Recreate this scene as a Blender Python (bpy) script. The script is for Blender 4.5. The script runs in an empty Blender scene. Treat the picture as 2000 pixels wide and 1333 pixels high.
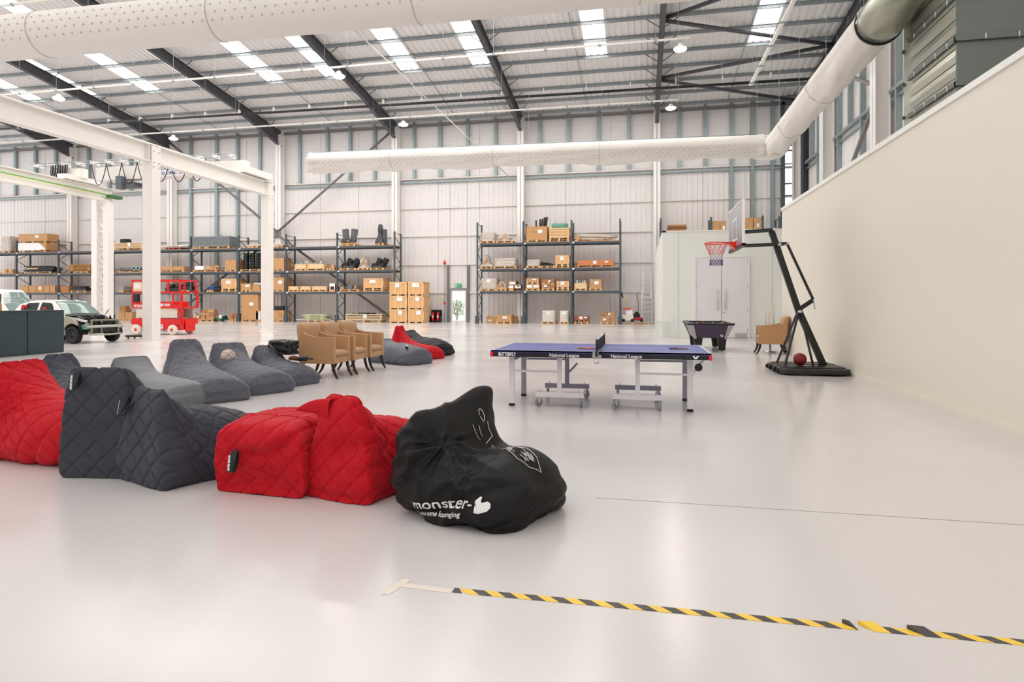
import bpy, bmesh, math, random
from math import sin, cos, pi, radians, sqrt, atan2, tan
from mathutils import Vector, Matrix, noise
from mathutils.bvhtree import BVHTree
random.seed(7)
scene = bpy.context.scene
COL = scene.collection

# ------------------------------------------------------------------ camera
cam_data = bpy.data.cameras.new('camera')
cam = bpy.data.objects.new('camera', cam_data)
COL.objects.link(cam)
cam.location = (0, 0, 1.39)
cam.rotation_euler = (radians(90), 0, math.atan(250/1210))
cam_data.sensor_width = 36
cam_data.lens = 36*1210/2000
cam_data.shift_y = -0.0382
cam_data.clip_end = 300
cam_data.clip_start = 0.05
scene.camera = cam

# ------------------------------------------------------------------ world, exposure
world = bpy.data.worlds.new('world')
scene.world = world
world.use_nodes = True
bg = world.node_tree.nodes['Background']
bg.inputs[0].default_value = (1.0, 0.985, 0.97, 1)
bg.inputs[1].default_value = 1.6
scene.view_settings.view_transform = 'Standard'
scene.view_settings.look = 'None'
scene.view_settings.exposure = -0.08
scene.view_settings.gamma = 1.0
scene.view_settings.use_curve_mapping = False
scene.cycles.use_denoising = True
scene.cycles.max_bounces = 8
scene.cycles.diffuse_bounces = 5
scene.cycles.glossy_bounces = 3
scene.cycles.transmission_bounces = 6
scene.cycles.transparent_max_bounces = 8
scene.cycles.sample_clamp_indirect = 6
scene.cycles.caustics_reflective = False
scene.cycles.caustics_refractive = False
SKYLIGHT_STRENGTH = 3.6
LAMP_STRENGTH = 150.0

def area_light(name, loc, size, size_y, power, color=(1, .97, .94), rot=(0, 0, 0)):
    L = bpy.data.lights.new(name, 'AREA')
    L.shape = 'RECTANGLE'; L.size = size; L.size_y = size_y; L.energy = power; L.color = color
    o = bpy.data.objects.new(name, L); o.location = loc; o.rotation_euler = rot
    COL.objects.link(o)
    return o
sun = bpy.data.lights.new('sun', 'SUN'); sun.energy = 4.0; sun.angle = .02; sun.color = (1, .97, .92)
sun_o = bpy.data.objects.new('sun', sun); COL.objects.link(sun_o); sun_o.rotation_euler = (radians(15), 0, 0)
# added fill lights under the roof, no lamp fittings belong to them
area_light('fill_light', (-36, 16, 14.5), 14, 14, 500)
area_light('fill_light', (-14, 24, 14.9), 26, 5, 1600)
area_light('fill_light', (-14, 36, 13.2), 44, 2, 1000)

# ------------------------------------------------------------------ materials
MATS = {}
def S(v):
    v /= 255
    return v/12.92 if v <= .04045 else ((v+.055)/1.055)**2.4
def mat(name, rgb, rough=.6, metal=0, spec=.5, noise_amt=0, noise_scale=8, bump=0, bump_scale=60, emit=0, alpha=1, coat=0, trans=0, sheen=0, aniso=None, rough_var=0):
    """rgb in 0-255 display values"""
    if name in MATS: return MATS[name]
    m = bpy.data.materials.new(name); m.use_nodes = True
    nt = m.node_tree; b = nt.nodes['Principled BSDF']
    c = (S(rgb[0]), S(rgb[1]), S(rgb[2]), 1)
    b.inputs['Base Color'].default_value = c
    b.inputs['Roughness'].default_value = rough
    b.inputs['Metallic'].default_value = metal
    b.inputs['Specular IOR Level'].default_value = spec
    if coat: b.inputs['Coat Weight'].default_value = coat
    if sheen: b.inputs['Sheen Weight'].default_value = sheen
    if trans: b.inputs['Transmission Weight'].default_value = trans
    if alpha < 1: b.inputs['Alpha'].default_value = alpha
    if emit:
        b.inputs['Emission Color'].default_value = c
        b.inputs['Emission Strength'].default_value = emit
    tc = nt.nodes.new('ShaderNodeTexCoord')
    if noise_amt:
        n = nt.nodes.new('ShaderNodeTexNoise'); n.inputs['Scale'].default_value = noise_scale; n.inputs['Detail'].default_value = 4
        mp = nt.nodes.new('ShaderNodeMapping')
        if aniso: mp.inputs['Scale'].default_value = aniso
        nt.links.new(tc.outputs['Object'], mp.inputs[0]); nt.links.new(mp.outputs[0], n.inputs['Vector'])
        mx = nt.nodes.new('ShaderNodeMixRGB'); mx.inputs[1].default_value = tuple(x*(1-noise_amt) for x in c[:3])+(1,)
        mx.inputs[2].default_value = tuple(min(1, x*(1+noise_amt)) for x in c[:3])+(1,)
        nt.links.new(n.outputs['Fac'], mx.inputs[0]); nt.links.new(mx.outputs[0], b.inputs['Base Color'])
        if rough_var:
            mr = nt.nodes.new('ShaderNodeMapRange'); mr.inputs[1].default_value = .3; mr.inputs[2].default_value = .7
            mr.inputs[3].default_value = max(0, rough-rough_var); mr.inputs[4].default_value = rough+rough_var
            nt.links.new(n.outputs['Fac'], mr.inputs[0]); nt.links.new(mr.outputs[0], b.inputs['Roughness'])
    if bump:
        n2 = nt.nodes.new('ShaderNodeTexNoise'); n2.inputs['Scale'].default_value = bump_scale; n2.inputs['Detail'].default_value = 3
        nt.links.new(tc.outputs['Object'], n2.inputs['Vector'])
        bp = nt.nodes.new('ShaderNodeBump'); bp.inputs['Strength'].default_value = bump; bp.inputs['Distance'].default_value = .01
        nt.links.new(n2.outputs['Fac'], bp.inputs['Height']); nt.links.new(bp.outputs[0], b.inputs['Normal'])
    MATS[name] = m
    return m

FLOOR = mat('floor_epoxy', (214, 210, 209), .2, spec=.5, noise_amt=.03, noise_scale=.5, bump=.06, bump_scale=26, rough_var=.05)
WALLP = mat('wall_cladding', (228, 225, 224), .5, noise_amt=.02, noise_scale=1)
WHITE = mat('white_paint', (243, 240, 236), .4)
ROOFM = mat('roof_sheet', (230, 229, 229), .45)
RIB = mat('white_rail', (225, 222, 216), .4)
GALV = mat('galvanised', (150, 166, 168), .4, metal=.35, noise_amt=.15, noise_scale=3)
PURL = mat('purlin_steel', (150, 157, 160), .4, metal=.3, noise_amt=.12, noise_scale=2)
DARK = mat('dark_steel', (78, 78, 84), .5)
BRACE = mat('brace_grey', (120, 116, 116), .5)
SEAM = mat('seam_dark', (120, 118, 116), .7)
BLACK = mat('black_plastic', (18, 18, 20), .45)
BLACKM = mat('black_metal', (22, 22, 25), .35)
RACK = mat('rack_steel', (70, 82, 90), .45)
WOOD = mat('pallet_wood', (214, 176, 128), .75, noise_amt=.15, noise_scale=6)
WOODL = mat('light_timber', (226, 200, 160), .7, noise_amt=.1, noise_scale=8)
CRATE = mat('crate_plywood', (224, 176, 122), .7, noise_amt=.1, noise_scale=5)
CARD = mat('cardboard', (196, 150, 104), .8, noise_amt=.06, noise_scale=4)
CARD2 = mat('cardboard_dark', (178, 122, 78), .8, noise_amt=.06, noise_scale=4)
ORANGE = mat('orange_board', (204, 130, 82), .75, noise_amt=.06, noise_scale=4)
PAPER = mat('paper_label', (240, 240, 240), .6)
WRAP = mat('plastic_wrap', (196, 186, 178), .3, noise_amt=.25, noise_scale=9, bump=.6, bump_scale=14)
WRAPD = mat('dark_wrap', (62, 62, 68), .25, noise_amt=.3, noise_scale=8, bump=.6, bump_scale=14)
ROOMW = mat('room_white', (240, 242, 236), .35)
LWALL = mat('lining_wall', (230, 224, 211), .38)
RED = mat('red_paint', (222, 32, 26), .35)
GLASS = mat('window_glass', (235, 245, 245), .03, alpha=.12, spec=.5)
CHROME = mat('chrome', (205, 205, 208), .2, metal=.9)
RUBBER = mat('rubber', (24, 24, 26), .7)

# ------------------------------------------------------------------ mesh builder
class M:
    def __init__(s): s.v = []; s.f = []; s.sm = []
    def quad(s, *pts):
        n = len(s.v); s.v += [tuple(p) for p in pts]; s.f.append(tuple(range(n, n+len(pts)))); s.sm.append(False); return s
    def box(s, x0, x1, y0, y1, z0, z1):
        n = len(s.v)
        s.v += [(x0,y0,z0),(x1,y0,z0),(x1,y1,z0),(x0,y1,z0),(x0,y0,z1),(x1,y0,z1),(x1,y1,z1),(x0,y1,z1)]
        for q in ((0,3,2,1),(4,5,6,7),(0,1,5,4),(1,2,6,5),(2,3,7,6),(3,0,4,7)):
            s.f.append(tuple(n+i for i in q)); s.sm.append(False)
        return s
    def bar(s, p, q, w, h=None, up=(0,0,1)):
        """rectangular bar from p to q: w across, h along 'up'"""
        h = w if h is None else h
        p = Vector(p); q = Vector(q); d = (q-p).normalized(); up = Vector(up)
        if abs(d.dot(up)) > .98: up = Vector((0, 1, 0)) if abs(d.y) < .9 else Vector((1, 0, 0))
        a = d.cross(up).normalized(); b = a.cross(d).normalized()
        n = len(s.v)
        for c in (p, q):
            for i, j in ((-1,-1),(1,-1),(1,1),(-1,1)):
                s.v.append(tuple(c + a*(i*w/2) + b*(j*h/2)))
        for k in ((0,1,2,3),(7,6,5,4),(0,4,5,1),(1,5,6,2),(2,6,7,3),(3,7,4,0)):
            s.f.append(tuple(n+i for i in k)); s.sm.append(False)
        return s
    def tube(s, path, r, n=10, cap=True, radii=None):
        pts = [Vector(p) for p in path]; k = len(pts); base = len(s.v)
        prev = None
        for i, p in enumerate(pts):
            if i == 0: d = pts[1]-pts[0]
            elif i == k-1: d = pts[-1]-pts[-2]
            else: d = (pts[i+1]-p).normalized() + (p-pts[i-1]).normalized()
            d.normalize()
            if prev is None:
                ref = Vector((0,0,1)) if abs(d.z) < .9 else Vector((1,0,0))
                a = d.cross(ref).normalized()
            else:
                a = (prev - d*prev.dot(d)).normalized()
            prev = a; b = d.cross(a)
            rr = radii[i] if radii else r
            for j in range(n):
                t = 2*pi*j/n
                s.v.append(tuple(p + a*(cos(t)*rr) + b*(sin(t)*rr)))
        for i in range(k-1):
            for j in range(n):
                s.f.append((base+i*n+j, base+i*n+(j+1)%n, base+(i+1)*n+(j+1)%n, base+(i+1)*n+j)); s.sm.append(True)
        if cap:
            s.f.append(tuple(base+j for j in reversed(range(n)))); s.sm.append(False)
            s.f.append(tuple(base+(k-1)*n+j for j in range(n))); s.sm.append(False)
        return s
    def lathe(s, prof, c=(0,0,0), axis='z', n=24, cap=True):
        """prof: list of (r, h)"""
        base = len(s.v)
        for r, h in prof:
            for j in range(n):
                t = 2*pi*j/n; x, y, z = r*cos(t), r*sin(t), h
                if axis == 'x': x, y, z = z, x, y
                elif axis == 'y': x, y, z = y, z, x
                s.v.append((c[0]+x, c[1]+y, c[2]+z))
        for i in range(len(prof)-1):
            for j in range(n):
                s.f.append((base+i*n+j, base+i*n+(j+1)%n, base+(i+1)*n+(j+1)%n, base+(i+1)*n+j)); s.sm.append(True)
        if cap:
            s.f.append(tuple(base+j for j in reversed(range(n)))); s.sm.append(False)
            s.f.append(tuple(base+(len(prof)-1)*n+j for j in range(n))); s.sm.append(False)
        return s
    def prism(s, pts, y0, y1, plane='xz'):
        """polygon extruded: plane xz -> along y, yz -> along x, xy -> along z"""
        base = len(s.v); n = len(pts)
        for e in (y0, y1):
            for a, b in pts:
                s.v.append({'xz': (a, e, b), 'yz': (e, a, b), 'xy': (a, b, e)}[plane])
        s.f.append(tuple(range(base, base+n))); s.sm.append(False)
        s.f.append(tuple(reversed(range(base+n, base+2*n)))); s.sm.append(False)
        for i in range(n):
            j = (i+1) % n
            s.f.append((base+j, base+i, base+n+i, base+n+j)); s.sm.append(False)
        return s
    def grid(s, rows, closed=False, smooth=True):
        base = len(s.v); n = len(rows[0])
        for r in rows: s.v += [tuple(p) for p in r]
        for i in range(len(rows)-1):
            for j in range(n if closed else n-1):
                k = (j+1) % n
                s.f.append((base+i*n+j, base+i*n+k, base+(i+1)*n+k, base+(i+1)*n+j)); s.sm.append(smooth)
        return s
    def mesh(s, name, m, off=(0,0,0), bevel=0, fixn=True):
        me = bpy.data.meshes.new(name)
        vs = s.v if off == (0,0,0) else [(a-off[0], b-off[1], c-off[2]) for a, b, c in s.v]
        me.from_pydata(vs, [], s.f)
        if any(s.sm): me.polygons.foreach_set('use_smooth', s.sm)
        if fixn or bevel:
            bm = bmesh.new(); bm.from_mesh(me)
            if bevel:
                bmesh.ops.bevel(bm, geom=[e for e in bm.edges], offset=bevel, segments=2, profile=.7, affect='EDGES', clamp_overlap=True)
            bmesh.ops.recalc_face_normals(bm, faces=bm.faces)
            bm.to_mesh(me); bm.free()
        me.materials.append(m)
        return me
    def build(s, name, m, parent=None, bevel=0, world=False, fixn=True):
        off = tuple(parent.location) if (world and parent) else (0,0,0)
        o = bpy.data.objects.new(name, s.mesh(name, m, off, bevel, fixn))
        COL.objects.link(o)
        if parent: o.parent = parent
        return o

def tag(o, label, cat, group=None, kind=None):
    o['label'] = label; o['category'] = cat
    if group: o['group'] = group
    if kind: o['kind'] = kind
    return o
def thing(name, label, cat, loc=(0,0,0), rz=0, group=None, kind=None):
    o = bpy.data.objects.new(name, None); COL.objects.link(o)
    o.location = loc; o.rotation_euler = (0, 0, rz); o.empty_display_size = .1
    return tag(o, label, cat, group, kind)
def part(name, me, parent, loc=(0,0,0), rot=(0,0,0)):
    o = bpy.data.objects.new(name, me); COL.objects.link(o); o.parent = parent; o.location = loc; o.rotation_euler = rot
    return o
def copy_tree(o, parent=None):
    c = o.copy(); COL.objects.link(c); c.parent = parent
    for ch in list(o.children): copy_tree(ch, c)
    return c
def lettering(name, txt, size, m, parent, loc, rot, extrude=.001, align='CENTER', bold=0, sx=1, shear=0):
    cu = bpy.data.curves.new(name, 'FONT'); cu.body = txt; cu.size = size; cu.extrude = extrude
    cu.align_x = align; cu.align_y = 'CENTER'; cu.offset = bold; cu.shear = shear; cu.resolution_u = 3
    cu.materials.append(m)
    tmp = bpy.data.objects.new(name, cu)
    me = bpy.data.meshes.new_from_object(tmp); bpy.data.objects.remove(tmp)
    me.name = name
    o = bpy.data.objects.new(name, me); COL.objects.link(o)
    o.parent = parent; o.location = loc; o.rotation_euler = rot; o.scale = (sx, 1, 1)
    return o

# ================================================================== SETTING
YW = 40.9                       # inner face of the far wall
COLX = [-43.5, -34.5, -25.5, -16.6, -7.75, 1.05, 9.6]
def zr(y): return 13.9 + .13*(40.6-y)      # underside of the roof sheet
X0, X1, YN = -53.0, 9.8, -12.0

fl = M().box(-60, 14, -12.2, 41.2, -.2, 0).build('floor', FLOOR)
tag(fl, 'pale warm grey glossy epoxy floor of the whole hall', 'floor', kind='structure')
# a hairline joint in the floor slab
j = M().box(-.3, 5.0, 4.42, 4.426, .0, .0008).build('floor_joint', SEAM, fl)
j = M().box(-20, 3.0, 16.0, 16.012, .0, .0008).build('floor_joint', SEAM, fl)

# --- far wall
wf = M().box(X0, X1+.3, YW+.06, YW+.2, 2.6, 14.6).box(X0, -12.8, YW+.06, YW+.2, 0, 2.6).box(-11.58, X1+.3, YW+.06, YW+.2, 0, 2.6)
WIN = (8.72, 9.42, 5.0, 11.1)
wf = M()
for x0, x1, z0, z1 in ((X0,-12.8,0,14.4),(-12.8,-11.58,2.3,14.4),(-11.58,WIN[0],0,14.4),(WIN[0],WIN[1],0,WIN[2]),(WIN[0],WIN[1],WIN[3],14.4),(WIN[1],X1+.3,0,14.4)):
    wf.box(x0, x1, YW+.05, YW+.15, z0, z1)
wf = wf.build('wall_far', WALLP)
tag(wf, 'far wall of the hall in off-white steel cladding panels', 'wall', kind='structure')
def ribbed(w, z0, z1, vertical=True, depth=.022, period=.33):
    m = M(); g = .012
    if vertical:
        n = max(1, round(w/period)); p = w/n; prof = []
        for i in range(n):
            x = i*p
            prof += [(x, 0), (x+p*.55, 0), (x+p*.65, -depth), (x+p*.9, -depth)]
        prof.append((w, 0))
        prof = [(min(max(x, g), w-g), y) for x, y in prof]
        m.grid([[(x, y, z0) for x, y in prof], [(x, y, z1) for x, y in prof]], smooth=False)
        m.quad((g,0,z0),(g,.05,z0),(g,.05,z1),(g,0,z1)); m.quad((w-g,0,z0),(w-g,.05,z0),(w-g,.05,z1),(w-g,0,z1))
    else:
        n = max(1, round((z1-z0)/period)); p = (z1-z0)/n; prof = []
        for i in range(n):
            z = z0+i*p
            prof += [(0, z), (0, z+p*.8), (-.008, z+p*.84), (-.008, z+p*.96)]
        prof.append((0, z1))
        m.grid([[(g, y, z) for y, z in prof], [(w-g, y, z) for y, z in prof]], smooth=False)
        m.quad((g,0,z0),(g,.05,z0),(g,.05,z1),(g,0,z1)); m.quad((w-g,0,z0),(w-g,.05,z0),(w-g,.05,z1),(w-g,0,z1))
    return m
seams = [X0, -49.5, -46.5] + [COLX[b]+(COLX[b+1]-COLX[b])*k/3 for b in range(6) for k in range(3)] + [9.45]
cache = {}
def panel_mesh(w, z0, z1, v):
    k = (round(w, 2), z0, z1, v)
    if k not in cache: cache[k] = ribbed(w, z0, z1, v, period=.33 if v else .3).mesh('wall_panel', WALLP)
    return cache[k]
bset = sorted(set(seams))
for a, b in zip(bset[:-1], bset[1:]):
    segs = [(a, b, 0, 9.75)]
    if a < -12.8 < b: segs = [(a, -12.8, 0, 9.75), (-12.8, -11.58, 2.34, 9.75), (-11.58, b, 0, 9.75)]
    if a < WIN[0] < b: segs = [(a, WIN[0], 0, 9.75)]; b2 = WIN[0]
    else: b2 = b
    for x0, x1, z0, z1 in segs: part('wall_panel', panel_mesh(x1-x0, z0, z1, True), wf, (x0, YW, 0))
    part('wall_panel', panel_mesh(b2-a, 9.76, 14.3, False), wf, (a, YW, 0))
# horizontal rails, per bay
BX = [X0] + COLX
for b in range(len(BX)-1):
    x0, x1 = BX[b]+(.22 if b else 0), BX[b+1]-.22
    for z in (2.03, 3.95, 5.94, 7.86):
        if z < 3 and BX[b] == -16.6:
            for u0, u1 in ((x0, -12.95), (-11.45, x1)):
                M().box(u0, u1, YW-.13, YW-.03, z-.05, z+.05).build('wall_rail', RIB, wf)
            continue
        M().box(x0, x1, YW-.13, YW-.025, z-.03, z+.03).build('wall_rail', RIB, wf)
    M().box(x0, x1, YW-.2, YW-.03, 9.62, 9.72).build('wall_rail', GALV, wf)
    M().box(x0, x1, YW-.2, YW-.03, 9.86, 9.93).build('wall_rail', RIB, wf)
    M().box(x0, x1, YW-.3, YW-.12, 13.5, 13.64).build('eaves_rail', BRACE, wf)
def stud(x, z0, z1, parent=wf):
    m = M().box(x-.1, x+.1, YW-.22, YW-.2, z0, z1).box(x-.1, x-.08, YW-.2, YW-.03, z0, z1).box(x+.08, x+.1, YW-.2, YW-.03, z0, z1)
    m.build('wall_stud', GALV, parent)
for c in (-53.0+.6, -43.5, -16.6, -7.75):
    for k in (1.25, 3.15, 5.1, 7.05): stud(c+k, 9.94, 13.9)
for c in (-34.5, -25.5):
    for k in (1.4, 3.6, 5.35, 7.2): stud(c+k, 2.0 if c == -34.5 else 9.94, 13.9)
for k, (px, full) in enumerate(((2.45,0),(4.05,0),(5.6,1),(6.85,1),(8.0,1))): stud(px, 4 if full else 9.94, 13.9)
M().box(8.5, 8.7, YW-.3, YW, 3, 13.8).build('wall_stud', mat('teal_steel', (70,88,94), .4), wf)
# base kerb
tag(M().box(X0, -12.85, YW-.06, YW, 0, .16).box(-11.45, X1, YW-.06, YW, 0, .16).build('baseboard_far', WALLP), 'low pale kerb along the foot of the far wall', 'baseboard', kind='structure')

# glazing slot at the far right corner
wn = thing('window_1', 'tall narrow glazed strip in the far right corner', 'window', ((WIN[0]+WIN[1])/2, YW, WIN[2]), kind='structure')
m = M()
for z in (5.0, 6.2, 7.33, 7.95, 8.7, 9.73, 10.75, 11.05): m.box(WIN[0], WIN[1], YW-.03, YW+.08, z-.035, z+.035)
m.box(WIN[0], WIN[0]+.05, YW-.03, YW+.08, 5, 11.1).box(WIN[1]-.05, WIN[1], YW-.03, YW+.08, 5, 11.1)
m.build('window_frame', DARK, wn, world=True)
zs = (5.0, 6.2, 7.33, 7.95, 8.7, 9.73, 10.75)
for z0, z1 in zip(zs[:-1], zs[1:]): M().box(WIN[0]+.05, WIN[1]-.05, YW+.02, YW+.03, z0+.035, z1-.035).build('pane', GLASS, wn, world=True)

# columns of the far wall
def icol(x, y, z0, z1, w, d, t=.03, ax='y'):
    m = M()
    if ax == 'y': m.box(x-w/2, x+w/2, y-d/2, y-d/2+t, z0, z1).box(x-w/2, x+w/2, y+d/2-t, y+d/2, z0, z1).box(x-t/2, x+t/2, y-d/2, y+d/2, z0, z1)
    else: m.box(x-d/2, x-d/2+t, y-w/2, y+w/2, z0, z1).box(x+d/2-t, x+d/2, y-w/2, y+w/2, z0, z1).box(x-d/2, x+d/2, y-t/2, y+t/2, z0, z1)
    return m
names = ['at the far left edge beyond the car', 'seen left of the thick crane post', 'behind the crane frame end post', 'behind the stacked wooden crates', 'behind the first bay of the right rack', 'beside the white room, behind the ladder']
for x, nm in zip(COLX[:-1], names):
    tag(icol(x, 40.5, 0, 13.45, .42, .55, .03).box(x-.25, x+.25, 40.2, 40.8, 0, .03).build('wall_column', WHITE), 'white steel wall column ' + nm, 'column', kind='structure')
tag(icol(9.35, 40.4, 0, 13.3, .35, .5, ax='x').build('wall_column', WHITE), 'white steel corner column at the glazed strip', 'column', kind='structure')
# wall bracing (K) around column at -25.5
br = thing('wall_brace', 'grey diagonal bracing rods meeting at a column of the far wall', 'brace', (-25.5, 40.2, 6.4), kind='structure')
for p, q in (((-25.5,40.15,6.4),(-34.4,40.15,13.3)), ((-25.5,40.15,6.4),(-16.6,40.15,13.3)), ((-25.5,40.15,6.2),(-34.2,40.15,.3)), ((-25.5,40.15,6.2),(-16.8,40.15,.3))):
    M().tube([p, q], .085, 8).build('brace_rod', BRACE, br, world=True)
M().lathe([(.3,0),(.3,.05)], (-25.5,40.12,6.3), 'y', 16).build('gusset_plate', BRACE, br, world=True)

tag(M().box(X0, 3.8, -12.2, -12, 0, 20).build('wall_light_block', WALLP), 'plain unseen wall added behind the camera to block sky light', 'wall', kind='structure')  # unseen wall, added to keep world light from entering behind the camera
# --- right wall (outer wall of the hall, above the low rooms)
wr = M().box(X1+.05, X1+.15, 4, YW+.2, 0, 17.5).build('wall_right', WALLP)
tag(wr, 'outer right wall of the hall in off-white cladding', 'wall', kind='structure')
ys = [18+1.9*k for k in range(13)]
for k in range(8):
    y0 = 16 + k*3.1; y1 = y0+3.1
    me = ribbed(3.1, 4, 9.75).mesh('wall_panel', WALLP) if 'rw' not in cache else cache['rw']; cache['rw'] = me
    part('wall_panel', me, wr, (X1, y1, 0), (0, 0, -pi/2))
    me = ribbed(3.1, 9.76, 15.5, False, period=.3).mesh('wall_panel', WALLP) if 'rw2' not in cache else cache['rw2']; cache['rw2'] = me
    part('wall_panel', me, wr, (X1, y1, 0), (0, 0, -pi/2))
for y0, y1 in ((20.4, 26.8), (27.4, 34.0), (34.6, 40.3)):
    for z in (5.7, 7.6, 9.3): M().box(X1-.16, X1-.02, y0, y1, z-.03, z+.03).build('wall_rail', RIB if z < 9 else GALV, wr)
    M().box(X1-.25, X1-.1, y0, y1, 9.55, 9.7).build('wall_rail', PURL, wr)
    M().box(X1-.25, X1-.1, y0, y1, 13.3, 13.42).build('eaves_rail', PURL, wr)
    n = 4
    for i in range(n):
        y = y0+(y1-y0)*(i+.6)/n
        M().box(X1-.24, X1-.22, y-.07, y+.07, 5.5 if i % 2 else 9.7, 15.6).box(X1-.22, X1-.03, y-.07, y-.05, 5.5 if i % 2 else 9.7, 15.6).build('wall_stud', GALV, wr)
for y, nm in ((34.3, 'farther'), (27.1, 'nearer')):
    tag(icol(9.35, y, 4, 13.6, .6, .55, .03, ax='x').build('wall_column', WHITE), 'white steel column of the right wall, the %s one of two' % nm, 'column', kind='structure')
tag(icol(9.35, 20.2, 4, 14.6, .6, .55, .03, ax='x').build('wall_column', WHITE), 'white steel column of the right wall behind the metal ductwork', 'column', kind='structure')
br = thing('wall_brace', 'grey diagonal brace between the right wall columns', 'brace', (9.3, 31, 5), kind='structure')
M().bar((9.3,33.9,5.0),(9.3,27.6,9.4),.14).build('brace_rod', BRACE, br, world=True)
M().bar((9.3,33.9,13.2),(9.3,27.6,10.2),.14).build('brace_rod', BRACE, br, world=True)
tag(M().box(X1-.32, X1-.1, 39.4, 40.1, 4, 13).build('trim_1', mat('navy_trim', (38,44,58), .4)), 'dark vertical steel post in the right corner of the hall', 'trim', kind='structure')

# --- roof
SKY = [-48.2, -43.9, -39.2, -34.9, -30.2, -26.25, -21.6, -17.75, -12.97, -8.7, -2.3, 6.0]
SW = .56
def roofstrip(x0, x1, y0, y1, off=0):
    """trapezoidal liner sheet, ribs running up the slope"""
    m = M(); n = max(1, round((x1-x0)/.333)); p = (x1-x0)/n; prof = []
    for i in range(n):
        x = x0+i*p; prof += [(x, 0), (x+p*.45, 0), (x+p*.55, .05), (x+p*.9, .05)]
    prof.append((x1, 0))
    m.grid([[(x, y0, zr(y0)+z+off) for x, z in prof], [(x, y1, zr(y1)+z+off) for x, z in prof]], smooth=False)
    return m
ceil = M().quad((X0, YN, zr(YN)+.12), (X1, YN, zr(YN)+.12), (X1, YN+.3, zr(YN)+.12), (X0, YN+.3, zr(YN)+.12))
ceil = M()
xs = [X0]
edges = []
for c in SKY: edges.append((c-SW, c+SW))
prev = X0
for a, b in edges + [(X1+.2, None)]:
    ceil.box(prev, a, YN, YN+.15, zr(YN)-.1, zr(YN)+.05)
    prev = b
ceil.box(X0, X1, YW-.15, YW, zr(YW)-.1, zr(YW)+.1)
ceil = ceil.build('ceiling', ROOFM)
tag(ceil, 'sloping profiled white steel roof lining with skylight strips', 'ceiling', kind='structure')
prev = X0
for a, b in edges:
    roofstrip(prev, a, YN, YW+.1).build('roof_sheet', ROOFM, ceil, fixn=False)
    roofstrip(a, b, 33.8, YW+.1).build('roof_sheet', ROOFM, ceil, fixn=False)
    prev = b
roofstrip(prev, X1+.2, YN, YW+.1).build('roof_sheet', ROOFM, ceil, fixn=False)
SKYM = mat('skylight_sheet', (255, 253, 250), .5, emit=SKYLIGHT_STRENGTH)
for i, (a, b) in enumerate(edges):
    o = roofstrip(a, b, YN, 33.8, .01).build('skylight', SKYM, ceil, fixn=False)
    o['label'] = 'translucent skylight strip, white with daylight'
# purlins (Z sections) bay by bay
def zed(L):
    return M().box(0, L, -.006, .006, -.16, .0).box(0, L, -.06, 0, -.012, 0).box(0, L, 0, .06, -.16, -.148)
PY = [40.3-1.62*k for k in range(16)]
pm = {}
for b in range(len(BX)-1):
    L = round(BX[b+1]-BX[b], 2)
    if L not in pm: pm[L] = zed(L).mesh('purlin', PURL)
    for y in PY: part('purlin', pm[L], ceil, (BX[b], y, zr(y)-.005))
# sag rods midway in each bay
for b in range(len(BX)-1):
    for k in (.5,):
        x = BX[b]+(BX[b+1]-BX[b])*k
        M().bar((x, 16, zr(16)-.1), (x, 40.6, zr(40.6)-.1), .03).build('sag_rod', PURL, ceil)

# rafters
rn = ['fifth from the right, over the car', 'over the thick crane post', 'ending over the crane frame end post', 'ending above the stacked crates', 'ending above the right rack', 'ending beside the white room', 'along the right wall']
for x, nm in zip(COLX, rn):
    r = thing('roof_rafter', 'dark grey steel roof rafter ' + nm, 'rafter', (x, 40.4, 13.4), kind='structure')
    def top(y): return zr(y)-.21
    def bot(y):
        return zr(y)-.21-.55 - max(0, (y-35.5))/5*.5
    yy = [40.55, 39.5, 38, 35.5, 30, 20, YN]
    w = M()
    for y0, y1 in zip(yy[:-1], yy[1:]):
        for s0, s1, f0, f1 in ((-.012, .012, bot, top),):
            n = len(w.v)
            w.v += [(x+s0,y0,f0(y0)),(x+s1,y0,f0(y0)),(x+s1,y0,f1(y0)),(x+s0,y0,f1(y0)),(x+s0,y1,f0(y1)),(x+s1,y1,f0(y1)),(x+s1,y1,f1(y1)),(x+s0,y1,f1(y1))]
            for q in ((0,1,2,3),(7,6,5,4),(0,4,5,1),(1,5,6,2),(2,6,7,3),(3,7,4,0)): w.f.append(tuple(n+i for i in q)); w.sm.append(False)
    w.build('web', DARK, r, world=True)
    for nm2, fn in (('top_flange', top), ('bottom_flange', bot)):
        fl2 = M()
        for y0, y1 in zip(yy[:-1], yy[1:]): fl2.bar((x, y0, fn(y0)), (x, y1, fn(y1)), .24, .03)
        fl2.build(nm2, DARK, r, world=True)
    if x < 9:
        for y in PY[1:7]:
            for sgn in (-1, 1):
                M().bar((x, y-.05, bot(y)+.05), (x+sgn*.75, y, zr(y)-.18), .035).build('fly_brace', DARK, r, world=True)
# roof bracing in the right bay
rb = thing('roof_brace', 'dark steel cross bracing under the roof of the right bay', 'brace', (5, 35, 13.6), kind='structure')
for (xa, ya), (xb, yb) in (((1.05,30.3),(9.5,33.8)), ((9.5,33.8),(1.05,36.0)), ((1.05,36.2),(9.5,40.1)), ((1.05,30.2),(9.5,26))):
    M().tube([(xa, ya, zr(ya)-.45), (xb, yb, zr(yb)-.45)], .1, 8).build('brace_rod', DARK, rb, world=True)

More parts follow.
